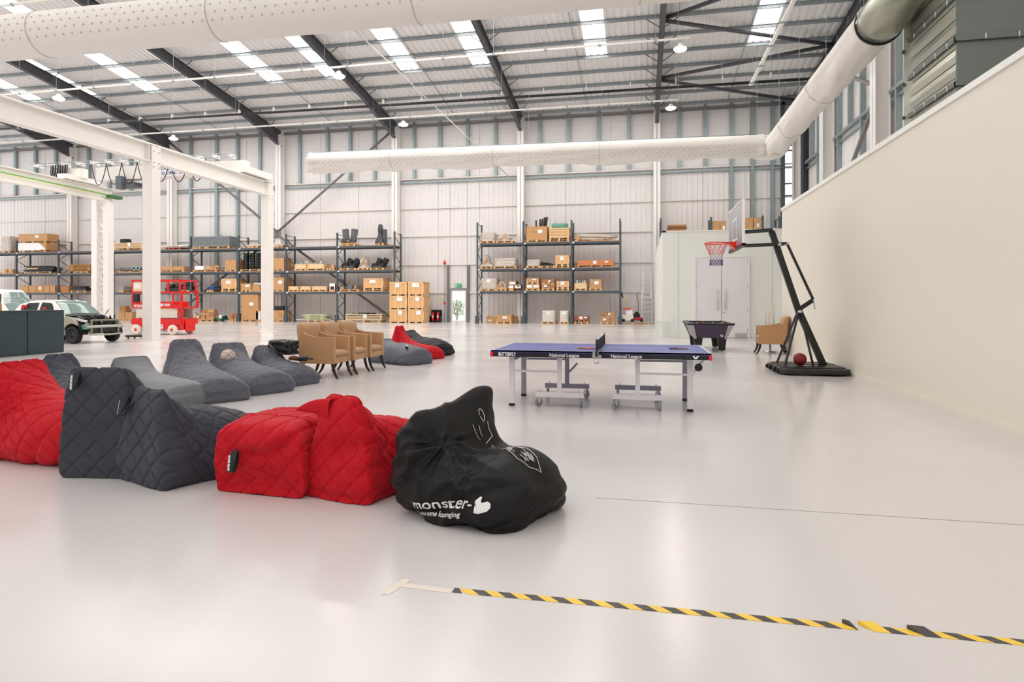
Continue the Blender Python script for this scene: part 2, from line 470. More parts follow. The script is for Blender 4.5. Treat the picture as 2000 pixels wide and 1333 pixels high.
# --- near right block with the smooth lining wall
lw = M().box(3.89, 9.7, -12, 18.5, 0, 3.93).build('wall_near_right', LWALL)
tag(lw, 'smooth cream lining wall of the low rooms on the right', 'wall', kind='structure')
tag(M().box(3.86, 4.2, -12, 18.52, 3.93, 4.01).build('trim_2', ROOMW), 'white capping strip along the top of the cream wall', 'trim', kind='structure')
tag(M().box(3.865, 3.895, -12, 18.5, 0, .07).build('baseboard_right', LWALL), 'low cream skirting strip at the foot of the cream wall', 'baseboard', kind='structure')
# far white room
rm = M().box(.87, 9.7, 25.0, 38.6, 0, 4.12).build('wall_white_room', ROOMW)
tag(rm, 'white low room standing in the back right of the hall', 'wall', kind='structure')
tag(M().box(.85, 9.7, 24.97, 25.2, 4.12, 4.17).box(.85, 1.0, 24.97, 38.6, 4.12, 4.17).build('trim_3', ROOMW), 'white capping along the white room roof edge', 'trim', kind='structure')
m = M()
for x in (1.45, 4.9): m.box(x, x+.012, 24.985, 25, 0, 4.1)
m.build('panel_joint', mat('joint_pale', (205,208,202), .5), rm)
DOORW = mat('door_white', (238, 236, 238), .35)
d1 = thing('door_1', 'white double door of the white room with long bar handles', 'door', (3.07, 24.98, 0), kind='structure')
for x0, x1, hx in ((2.12, 3.06, 2.93), (3.08, 4.02, 3.21)):
    lf = M().box(x0, x1, 24.93, 24.985, .01, 3.1).build('door_leaf', DOORW, d1, world=True, bevel=.004)
    h = M().tube([(hx, 24.85, 1.08), (hx, 24.85, 1.84)], .018, 10).tube([(hx, 24.85, 1.15), (hx, 24.93, 1.15)], .012, 8).tube([(hx, 24.85, 1.77), (hx, 24.93, 1.77)], .012, 8)
    o = h.build('door_handle', CHROME, d1, world=True); o.parent = lf; 
    hg = M(); ex = x0 if x0 < 3 else x1
    for z in (.3, 1.1, 2.0, 2.9): hg.box(ex-.015, ex+.015, 24.915, 24.95, z-.07, z+.07)
    hg.build('hinge', CHROME, d1, world=True)
M().box(2.06, 2.12, 24.9, 25, 0, 3.17).box(4.02, 4.08, 24.9, 25, 0, 3.17).box(2.12, 4.02, 24.9, 25, 3.1, 3.17).build('door_frame', ROOMW, d1, world=True)
M().box(3.56, 4.0, 24.915, 24.93, .03, .2).build('kick_plate', mat('kick', (190,188,184), .4), d1, world=True)
M().lathe([(.02,0),(.02,.012)], (3.16,24.92,.98), 'y', 10).build('lock', BLACKM, d1, world=True)

# exit door in the far wall
d2 = thing('door_2', 'glazed exit door in the far wall, bushes seen through it', 'door', (-12.19, YW, 0), kind='structure')
M().box(-12.8, -12.72, YW-.06, YW+.12, 0, 2.3).box(-11.66, -11.58, YW-.06, YW+.12, 0, 2.3).box(-12.72, -11.66, YW-.06, YW+.12, 2.2, 2.3).build('door_frame', mat('alu', (150,152,158), .4), d2, world=True)
lf = M().box(-12.72, -12.65, YW, YW+.05, .02, 2.2).box(-11.73, -11.66, YW, YW+.05, .02, 2.2).box(-12.65, -11.73, YW, YW+.05, 2.12, 2.2).box(-12.65, -11.73, YW, YW+.05, .02, .1).box(-12.6,-11.78,YW-.05,YW,1.02,1.06).build('door_leaf', WHITE, d2, world=True)
M().box(-12.65, -11.73, YW+.02, YW+.03, .1, 2.12).build('pane', GLASS, d2, world=True)
tag(M().box(-12.98, -12.84, YW-.16, YW-.03, 0, 3.92).build('trim_4', BRACE), 'grey steel post left of the exit door', 'trim', kind='structure')
tag(M().box(-11.54, -11.4, YW-.16, YW-.03, 0, 3.92).build('trim_5', BRACE), 'grey steel post right of the exit door', 'trim', kind='structure')
# outdoors behind the door
tag(M().box(-30, 12, 41.3, 60, -.25, -.02).build('ground', mat('yard_concrete', (205,203,200), .8)), 'pale concrete yard outside the exit door', 'ground', kind='structure')
fc = ribbed(14, 0, 3.2).build('fence', mat('fence_white', (240,240,240), .6)); fc.location = (-22, 47, -.02)
tag(fc, 'pale ribbed fence outside beyond the exit door', 'fence', kind='structure')

# ================================================================== OVERHEAD EQUIPMENT
FAB = mat('duct_fabric', (230, 226, 221), .75, noise_amt=.02, noise_scale=2)
NOZ = mat('duct_nozzle', (192, 184, 180), .8)
SHEET = mat('sheet_metal', (164, 165, 152), .36, metal=.8, noise_amt=.4, noise_scale=1.2, aniso=(.15, .15, 7), rough_var=.12)
SHEETD = mat('sheet_metal_dull', (106, 112, 106), .5, metal=.7, noise_amt=.15, noise_scale=1, aniso=(.2, .2, 4))
def n3(x, y, z): return noise.noise(Vector((x, y, z)))
def duct(name, label, p, q, r, limp=0, step=.18, noz_rows=(), seams_at=(), r_end=None, crumple=.0, hang_top=None):
    """fabric duct from p to q (horizontal); limp 0..1 flattens the underside into folds"""
    root = thing(name, label, 'air duct', tuple(p))
    p = Vector(p); q = Vector(q); L = (q-p).length; d = (q-p)/L; a = Vector((-d.y, d.x, 0)); up = Vector((0,0,1))
    n = int(L/step); N = 40; rows = []
    def pt(s, th, extra=0):
        rr = r + ((r_end or r)-r)*(s/L)
        x, z = cos(th)*rr, sin(th)*rr
        if limp:
            if z < 0: z *= 1-.25*limp; x *= 1-.15*limp
            fold = n3(s*.7+th*1.2, th*1.4, 3.3)*.07 + (n3(s*4+th*2.5, th*1.2, 1)*.035)
            k = limp*max(0, .35-sin(th))
            x += cos(th)*fold*k*1.6; z += sin(th)*fold*k*1.6
        if crumple:
            e = min(s, L-s); k = crumple*math.exp(-(e/.5)**2)
            f = n3(s*5, th*3, 7)*.13*k
            x += cos(th)*f; z += sin(th)*f
        x += cos(th)*extra; z += sin(th)*extra
        return p + d*s + a*x + up*z
    for i in range(n+1):
        s = L*i/n
        rows.append([pt(s, 2*pi*k/N) for k in range(N)])
    m = M().grid(rows, closed=True)
    for rw, fl in ((rows[0], 0), (rows[-1], 1)):
        c = Vector((0,0,0))
        for v in rw: c += v
        c /= N; b = len(m.v); m.v += [tuple(v) for v in rw] + [tuple(c)]
        for k in range(N): m.f.append((b+k, b+(k+1) % N, b+N)); m.sm.append(False)
    m.build('duct_sleeve', FAB, root, world=True)
    if noz_rows:
        m = M()
        for ri, th in enumerate(noz_rows):
            k = 0; s = .3 + (.1 if ri % 2 else 0)
            while s < L-.2:
                c = pt(s, th, .004); nrm = (a*cos(th)+up*sin(th)).normalized(); t1 = d; t2 = nrm.cross(t1)
                b = len(m.v)
                for rad, ex in ((.024, 0), (.017, .006)):
                    for u in range(6): m.v.append(tuple(c + nrm*ex + t1*(cos(u*pi/3)*rad) + t2*(sin(u*pi/3)*rad)))
                m.f.append(tuple(b+6+u for u in range(6))); m.sm.append(False)
                for u in range(6): m.f.append((b+u, b+(u+1) % 6, b+6+(u+1) % 6, b+6+u)); m.sm.append(False)
                s += .22
        o = m.build('nozzle', NOZ, root, world=True, fixn=False); o['kind'] = 'stuff'
    for s in seams_at:
        ring = [pt(s, 2*pi*k/N, .006) for k in range(N+1)]
        M().tube(ring, .008, 5, cap=False).build('zip_seam', NOZ, root, world=True)
    # suspension rail along the top and hangers
    M().tube([p+up*(r+.03), q+up*((r_end or r)+.03)], .014, 6).build('suspension_rail', GALV, root, world=True)
    m = M(); s = .6
    while s < L:
        c = p+d*s+up*(r+.03); m.tube([c, Vector((c.x, c.y, zr(c.y)-.1))], .006, 4, cap=False); s += 2.9
    m.build('hanger_wire', GALV, root, world=True)['kind'] = 'stuff'
    return root
R_ = radians
duct('fabric_duct', 'big round white fabric air duct crossing the top left, dotted with nozzles', (-21, 11.15, 7.27), (4.6, 11.5, 7.27), .47,
     noz_rows=[R_(x) for x in (-150, -168, -186, -204, -30, -12)], seams_at=(3.9, 8.2, 12.5, 16.8, 21.0))
duct('limp_fabric_duct', 'slack white fabric air duct hanging across the middle of the hall', (-13.65, 24.0, 7.22), (4.5, 24.8, 7.22), .47, limp=1,
     noz_rows=[R_(x) for x in (-140, -155, -170, -185)], seams_at=(3.6, 7.9, 12.1), crumple=1)
duct('sloping_fabric_duct', 'white fabric air duct running back along the right wall from the metal ductwork', (4.95, 24.6, 7.2), (4.95, 14.3, 7.3), .44, limp=.6, r_end=.47, seams_at=(2.6, 6.2), crumple=.6)
tag(M().tube([(4.2,24.78,7.22),(4.6,24.85,7.22),(4.85,24.85,7.22),(4.98,24.7,7.22),(5.0,24.3,7.22)], .45, 24, radii=[.42,.46,.47,.46,.42]).build('duct_elbow', FAB),
    'wrinkled fabric corner piece joining the two slack white ducts', 'duct elbow')

# sheet metal ductwork
mdk = thing('metal_ductwork', 'big galvanised sheet metal duct box above the cream wall', 'ductwork', (5.4, 12.1, 4.02))
zs = [4.05, 4.45, 5.18, 5.95, 6.72, 7.5, 8.3, 9.2]
for z0, z1 in zip(zs[:-1], zs[1:]):
    n = max(2, round((z1-z0)/.13)); m = M()
    for i in range(n):
        a, b = z0+(z1-z0)*i/n, z0+(z1-z0)*(i+1)/n
        k = .012*((i % 2)*2-1)
        m.quad((5.4, 12.1, a), (5.4, 14.0, a), (5.4-k, 14.0, b), (5.4-k, 12.1, b))
    m.box(5.42, 9, 12.12, 14.0, z0+.01, z1-.01)
    m.build('duct_section', SHEET, mdk, world=True, fixn=False)
    M().box(5.43, 9, 12.09, 12.11, z0+.02, z1-.02).build('front_panel', SHEETD, mdk, world=True)
    f = M().box(5.345, 5.41, 12.05, 14.03, z1-.045, z1+.045).box(5.345, 9, 12.03, 12.1, z1-.045, z1+.045)
    f.build('flange', SHEETD, mdk, world=True)
    bm_ = M()
    for y in (12.35, 12.8, 13.25, 13.7): bm_.lathe([(.015, -.055), (.015, .055)], (5.35, y, z1), 'z', 8)
    for x in (5.8, 6.3, 6.8): bm_.lathe([(.015, -.055), (.015, .055)], (x, 12.03, z1), 'z', 8)
    bm_.build('flange_bolt', CHROME, mdk, world=True)['kind'] = 'stuff'
M().box(5.385, 5.43, 12.08, 12.13, 4.05, 9.2).build('corner_strip', SHEETD, mdk, world=True)
M().box(5.5, 8.9, 14.0, 14.6, 4.05, 7.4).build('rear_section', SHEET, mdk, world=True)
for z in (4.6, 5.3, 6.0, 6.7): M().box(5.46, 8.9, 14.55, 14.62, z-.03, z+.03).build('flange', SHEETD, mdk, world=True)
M().tube([(4.95,14.45,7.3),(4.95,14.1,7.3),(5.0,13.7,7.38),(5.15,13.4,7.6),(5.4,13.25,7.85),(5.8,13.2,8.0)], .46, 28).build('spigot_pipe', SHEET, mdk, world=True)
M().tube([(4.95,14.36,7.3),(4.95,14.42,7.3)], .485, 28).build('clamp_band', BLACKM, mdk, world=True)

# high bay lamps and their trunking rows
LAMPM = mat('lamp_diffuser', (255, 246, 236), .4, emit=LAMP_STRENGTH)
tr_lab = {32.8: 'thin white lighting trunking, the farther row', 25.2: 'thin white lighting trunking, the nearer row', 17.6: 'thin white lighting trunking above the big fabric duct'}
for y, x1 in ((32.8, 1.9), (25.2, 1.9), (17.6, 1.9)):
    t = thing('lighting_trunking', tr_lab[y], 'trunking', (-15, y, 11.75))
    m = M().box(-51, x1, y-.035, y+.035, 11.72, 11.79)
    m.build('trunk', RIB, t, world=True)
    m = M(); x = -50
    while x < x1:
        m.tube([(x, y, 11.79), (x, y, zr(y)-.15)], .008, 4, cap=False); m.box(x-.06, x+.06, y-.05, y+.05, 11.7, 11.8); x += 2.2
    m.build('hanger_wire', GALV, t, world=True)['kind'] = 'stuff'
lamp_names = {(32.8, 1.6): 'farther row, first lamp from the right', (32.8, -13.0): 'farther row, above the left end of the slack duct', (32.8, -27.8): 'farther row, above the thick crane post',
              (25.2, 1.5): 'nearer row, top right of the hall', (25.2, -13.0): 'nearer row, in the line of the skylights', (25.2, -27.9): 'nearer row, at the far left'}
for y in (32.8, 25.2):
    for x in (1.55, -13.0, -27.85):
        for (yy, xx), nm in lamp_names.items():
            if yy == y and abs(xx-x) < .3: lab = 'glowing round high bay lamp, ' + nm; break
        else: lab = 'round high bay lamp outside the picture over the hall'
        lp = thing('high_bay_lamp', lab, 'lamp', (x, y, 11.35), group='high bay lamps hanging under the roof')
        M().lathe([(.0,-.06),(.2,-.06),(.24,-.03),(.25,0)], n=24).build('diffuser', LAMPM, lp)
        M().lathe([(.25,0),(.26,.03),(.2,.07),(.12,.1),(.09,.2),(.03,.22)], n=24).build('housing', WHITE, lp)
        M().tube([(0,0,.22),(0,0,.36)], .012, 6).build('hook', GALV, lp)
# other runs under the roof
t = thing('black_pipe_run', 'long black pipe hung below the rafters across the hall', 'pipe', (-15, 32.3, 12.5))
M().tube([(-51, 32.3, 12.55), (8.2, 32.3, 12.2)], .075, 8).build('pipe', BLACKM, t, world=True)
m = M()
for k in range(26): m.box(-50+k*2.25, -49.96+k*2.25, 32.2, 32.4, 12.4, 12.64)
for k in range(26): m.tube([(-50+k*2.25, 32.3, 12.5), (-50+k*2.25, 32.3, zr(32.3)-.1)], .006, 4, cap=False)
m.build('pipe_clip', RIB, t, world=True)['kind'] = 'stuff'
t = thing('cable_tray', 'white cable tray hung high, running towards the camera at upper right', 'cable tray', (4.8, 29, 11))
M().box(4.74, 4.86, 14, 29, 10.96, 11.06).build('tray', WHITE, t, world=True)
m = M()
for k in range(7): m.tube([(4.8, 28.6-k*2, 11.06), (4.8, 28.6-k*2, zr(28.6-k*2)-.1)], .007, 4, cap=False); m.box(4.68, 4.92, 28.55-k*2, 28.65-k*2, 10.93, 10.96)
m.build('hanger_wire', GALV, t, world=True)['kind'] = 'stuff'
M().tube([(-14.34, 29.18, 15.36), (-8.31, 40.6, 9.5)], .03, 6).build('slanting_rod', RIB, ceil)

# ------------------------------------------------------------------ crane frame
def ibeam_y(m, x, y0, y1, z0, z1, w, t=.035):
    m.box(x-w/2, x+w/2, y0, y1, z1-t, z1).box(x-w/2, x+w/2, y0, y1, z0, z0+t).box(x-.012, x+.012, y0, y1, z0+t, z1-t); return m
CRW = mat('crane_white', (238, 234, 229), .35)
cr = thing('crane_runway', 'white steel crane runway frame with two posts, nearer of the pair', 'crane frame', (-17.3, 19.3, 0))
for y in (19.3, 26.4):
    p = M().box(-17.5, -17.1, y-.2, y-.17, .02, 7.0).box(-17.5, -17.1, y+.17, y+.2, .02, 7.0).box(-17.32, -17.28, y-.17, y+.17, .02, 7.0).box(-17.5,-17.49,y-.17,y+.17,.02,7).box(-17.11,-17.1,y-.17,y+.17,.02,7)
    pp_ = p.build('post', CRW, cr, world=True)
    M().box(-17.62, -16.98, y-.32, y+.32, 0, .025).build('base_plate', CRW, cr, world=True)
    bt = M()
    for dx in (-.12, .12):
        for z in (6.25, 6.4, 6.8): bt.lathe([(.02,0),(.02,.02)], (-17.09, y+dx, z), 'x', 8)
    bt.build('bolt', GALV, cr, world=True)['kind'] = 'stuff'
ibeam_y(M(), -17.3, 12.2, 26.6, 6.42, 7.06, .34).build('runway_beam', CRW, cr, world=True)
M().box(-17.34, -17.26, 12.2, 26.3, 7.06, 7.12).build('rail', WHITE, cr, world=True)
m = M()
for y in (19.05, 19.55, 13.0): m.box(-17.46, -17.14, y-.01, y+.01, 6.45, 7.03)
m.build('stiffener', CRW, cr, world=True)
cr2 = thing('crane_runway', 'white steel crane runway beam with green cable on lattice post, farther left', 'crane frame', (-26.8, 26.9, 0))
for x in (-27.35, -26.65): M().box(x-.16, x+.16, 26.7, 27.05, .02, 6.6).build('post', CRW, cr2, world=True)
m = M(); z = .5
for k in range(14):
    z0, z1 = .5+k*.45, .95+k*.45
    m.bar((-27.22, 26.88, z0), (-26.78, 26.88, z1), .05) if k % 2 else m.bar((-26.78, 26.88, z0), (-27.22, 26.88, z1), .05)
    if k % 2 == 0: m.bar((-27.2, 26.88, z0), (-26.8, 26.88, z0), .07)
m.build('lacing', CRW, cr2, world=True)
M().box(-27.6, -26.4, 26.55, 27.2, 0, .025).build('base_plate', CRW, cr2, world=True)
ibeam_y(M(), -26.75, 14, 27.2, 6.55, 7.2, .34).build('runway_beam', CRW, cr2, world=True)
M().tube([(-26.6, 14, 7.0), (-26.6, 26.9, 6.86)], .022, 6).build('green_cable', mat('green_cable', (60,170,40), .5), cr2, world=True)
M().tube([(-26.59, 14, 6.95), (-26.59, 26.9, 6.82)], .012, 6).build('yellow_cable', mat('yellow_cable', (225,200,40), .5), cr2, world=True)
M().box(-26.6, -26.3, 26.7, 27.4, 6.7, 6.85).build('cable_end_box', mat('green_box', (60,110,60), .5), cr2, world=True)
bg_ = thing('crane_bridge', 'white crane bridge girder with looping cables and load sign', 'crane bridge', (-22, 25.3, 7.3))
M().box(-25.6, -17.6, 25.1, 25.5, 7.22, 7.85).build('girder', CRW, bg_, world=True)
M().box(-28.1, -26.4, 25.05, 25.45, 7.4, 7.85).build('girder_end', CRW, bg_, world=True)
M().box(-17.75, -16.95, 24.3, 26.3, 7.12, 7.4).build('end_carriage', CRW, bg_, world=True)
M().box(-26.95, -26.45, 24.3, 26.3, 7.22, 7.45).build('end_carriage', CRW, bg_, world=True)
for z, y in ((8.0, 24.95), (8.08, 24.75)): M().tube([(-29, y, z), (-17.9, y, z)], .022, 6).build('conductor_rail', GALV, bg_, world=True)
m = M()
for k in range(14): m.box(-28.8+k*.82, -28.76+k*.82, 24.7, 25.2, 7.95, 8.1)
m.build('rail_clamp', RIB, bg_, world=True)['kind'] = 'stuff'
xs_ = [-25.6, -24.75, -23.9, -23.05, -22.2, -21.3, -20.3, -19.4]
for x0, x1 in zip(xs_[:-1], xs_[1:]):
    M().tube([(x0+(x1-x0)*k/12, 24.85, 7.95-(.85+.2*((x0*7) % 1))*4*(k/12)*(1-k/12)) for k in range(13)], .02, 6).build('festoon_cable', BLACK, bg_, world=True)
for k in range(7): M().tube([(-27.9+k*.14, 24.85, 8.0), (-27.93+k*.14, 24.85, 7.65), (-27.87+k*.14, 24.85, 7.3), (-27.83+k*.14, 24.85, 7.7), (-27.8+k*.14, 24.85, 8.0)], .025, 6).build('festoon_cable', BLACK, bg_, world=True)
sg = M().box(-22.35, -20.3, 25.06, 25.095, 7.27, 7.78).build('load_sign', mat('sign_white', (240,240,244), .5), bg_, world=True)
INK = mat('ink_blue', (50, 55, 110), .6)
for s_, z in (('S.W.L. 1000 kg', 7.62), ('ID 17846 - 20', 7.4)):
    o = lettering('lettering', s_, .2, INK, sg, (-21.35+22, 25.055-25.3, z-7.3), (pi/2, 0, 0), bold=.004)
m = M().box(-24.3, -23.3, 24.9, 25.6, 6.85, 7.05).box(-24.1, -23.8, 24.7, 25.0, 6.7, 7.3).tube([(-24.6,25.3,7.0),(-22.6,25.3,7.0)], .04, 8).box(-22.9, -22.4, 25.1, 25.5, 6.8, 7.15)
m.build('hoist', mat('hoist_grey', (90,96,104), .4), bg_, world=True)
M().box(-17.9,-17.55,24.2,24.5,6.9,7.12).build('buffer', BLACK, bg_, world=True)

# ================================================================== RACKS
WOODDECK = mat('deck_board', (196, 142, 98), .8)
LEV = (2.1, 3.55, 5.2)
def rack(xs, H, label, y0=38.95, y1=40.05):
    r = thing('pallet_rack', label, 'pallet rack', (xs[0], y0, 0))
    for x in xs:
        f = M().box(x-.05, x+.05, y0-.06, y0+.05, .0, H).box(x-.05, x+.05, y1-.05, y1+.05, 0, H-.05)
        fo = f.build('upright_frame', RACK, r, world=True)
        b = M(); z = .25; k = 0
        while z+.62 < H-.1:
            p, q = ((y0, z), (y1, z+.62)) if k % 2 else ((y1, z), (y0, z+.62))
            b.bar((x, p[0], p[1]), (x, q[0], q[1]), .035); z += .62; k += 1
        b.bar((x, y0, H-.12), (x, y1, H-.12), .035).bar((x, y0, .2), (x, y1, .2), .035)
        b.build('frame_brace', RACK, r, world=True)
        M().box(x-.1, x+.1, y0-.14, y0-.065, 0, .5).box(x-.12,x-.1,y0-.14,y0+.02,0,.5).box(x+.1,x+.12,y0-.14,y0+.02,0,.5).build('post_guard', RACK, r, world=True)
    for x0, x1 in zip(xs[:-1], xs[1:]):
        for z in LEV:
            M().box(x0+.05, x1-.05, y0-.05, y0, z-.15, z-.02).build('beam', RACK, r, world=True)
            M().box(x0+.05, x1-.05, y1, y1+.04, z-.15, z-.02).build('beam', RACK, r, world=True)
            M().box(x0+.06, x1-.06, y0-.04, y1+.02, z-.02, z).build('deck_board', WOODDECK, r, world=True)
            M().box(x0+.06, x0+.17, y0-.07, y0-.052, z-.12, z-.03).build('beam_tag', PAPER, r, world=True)
    return r
rack([-50.8, -46.96, -43.08, -39.25, -35.4, -31.62, -27.77, -24.06, -20.21, -16.06], 6.1, 'long dark grey pallet rack along the left half of the far wall')
rack([-10.34, -7.3, -4.22, -1.21], 6.55, 'dark grey pallet rack of three bays right of the exit door')
rack([1.25, 4.19, 7.12], 6.5, 'dark grey pallet rack mostly hidden behind the white room')
rack([8.0, 9.2], 6.4, 'end of a dark grey pallet rack in the far right corner', 38.7, 39.8)

# ------------------------------------------------------------------ pallets and loads
YF = 38.93
cachem = {}
def pallet_mesh(w, d, m):
    k = ('p', round(w, 1), d, m.name)
    if k not in cachem:
        g = M(); w = round(w, 1)
        for i in range(3):
            for jx in range(3): g.box(-w/2+jx*(w-.12)/2, -w/2+jx*(w-.12)/2+.12, i*(d-.1)/2, i*(d-.1)/2+.1, .022, .1)
        for i in range(3): g.box(-w/2, w/2, i*(d-.1)/2, i*(d-.1)/2+.1, 0, .022)
        for i in range(3): g.box(-w/2, w/2, i*(d-.1)/2, i*(d-.1)/2+.1, .1, .12)
        for i in range(5): 
            x = -w/2+i*(w-.14)/4; g.box(x, x+.14, 0, d, .12, .142)
        cachem[k] = g.mesh('pallet', m)
    return cachem[k]
def lump(w, d, h, seed, amp=.12, peak=0, n=22):
    """bulky film-wrapped load, creased"""
    rows = []
    for i in range(n+1):
        f = i/n; ph = f*pi/2 if False else f
        row = []
        for k in range(40):
            th = 2*pi*k/40; e = 2/5
            cxx = math.copysign(abs(cos(th))**e, cos(th)); cyy = math.copysign(abs(sin(th))**e, sin(th))
            sh = 1 if f < .75 else (1-((f-.75)/.25)**2*.9)
            if peak: sh = max(.04, 1-f*.85)*(1+.2*sin(f*9+seed))
            nz = n3(cxx*2+seed, cyy*2, f*3)*amp + abs(n3(cxx*5+seed, cyy*5, f*4))*amp*.5
            x = cxx*w/2*sh*(1-abs(nz)); y = cyy*d/2*sh*(1-abs(nz))
            if peak: x += -w*.18*f*peak
            z = h*min(1, f/.8 if f < .8 else 1) + (nz*h*.3 if f > .2 else 0)
            row.append((x, d/2+y, max(0, z)))
        rows.append(row)
    m = M().grid(rows, closed=True)
    b = len(m.v); m.v.append((sum(p[0] for p in rows[-1])/40, d/2, rows[-1][0][2])); base = b-40
    for k in range(40): m.f.append((base+k, base+(k+1) % 40, b)); m.sm.append(True)
    return m
CAT = {'wrapped': 'wrapped load', 'carton': 'box', 'carton_low': 'box', 'slatted': 'crate', 'boards': 'board', 'cage': 'crate', 'seats': 'car seats', 'drape': 'covered load', 'jumble': 'parts',
       'tubes': 'panels', 'spools': 'spools', 'crate_low': 'crate', 'seatrow': 'car seat', 'machine': 'machine', 'drum': 'drum', 'crate': 'crate', 'pile': 'boxes', 'mower': 'mower', 'roll': 'roll', 'longbox': 'box',
       'aframe': 'frame', 'flat': 'cartons'}
NAME = {'wrapped': 'wrapped_load', 'carton': 'carton', 'carton_low': 'long_carton', 'slatted': 'slatted_crate', 'boards': 'board_stack', 'cage': 'bulk_crate', 'seats': 'film_wrapped_load', 'drape': 'draped_load', 'jumble': 'parts_heap',
        'tubes': 'panel_stack', 'spools': 'spool_block', 'crate_low': 'flat_crate', 'seatrow': 'upholstery_bundle', 'machine': 'machine_part', 'drum': 'plastic_drum', 'crate': 'wooden_crate', 'pile': 'carton_pile', 'mower': 'garden_machine', 'roll': 'wrapped_roll', 'longbox': 'long_case',
        'aframe': 'timber_frame', 'flat': 'flattened_cartons'}
def note(root, x, y, z, w, h, side='y'):
    M().box(x-w/2, x+w/2, y-.008, y-.002, z-h/2, z+h/2).build('paper_note', PAPER, root)
CRATEB = mat('crate_batten', (232, 190, 140), .7, noise_amt=.1, noise_scale=8)
def crate_body(root, w, d, h, m, seed, nb=4, side=True):
    M().box(-w/2, w/2, .02, d-.02, .08, h).build('body', m, root)
    for i in range(nb):
        x = -w/2+.04+i*(w-.08)/(nb-1)
        M().box(x-.04, x+.04, 0, .02, .06, h+.01).build('batten', CRATEB, root)
    M().box(-w/2-.005, w/2+.005, -.012, .0, h-.09, h-.01).build('batten', CRATEB, root)
    for i in range(3): M().box(-w/2+i*(w-.12)/2, -w/2+i*(w-.12)/2+.12, 0, d, 0, .08).build('skid', WOODL, root)
    if side:
        s = M(); x = w/2+.002
        s.box(x, x+.02, 0, d, h-.1, h).box(x, x+.02, 0, d, .08, .16).box(x, x+.02, 0, .08, .08, h).box(x, x+.02, d-.08, d, .08, h).box(x, x+.02, d/2-.04, d/2+.04, .08, h)
        s.bar((x+.01, .06, .12), (x+.01, d/2, h-.06), .06, .018, up=(1,0,0)).bar((x+.01, d/2, h-.06), (x+.01, d-.06, .12), .06, .018, up=(1,0,0))
        s.build('side_brace', CRATEB, root)
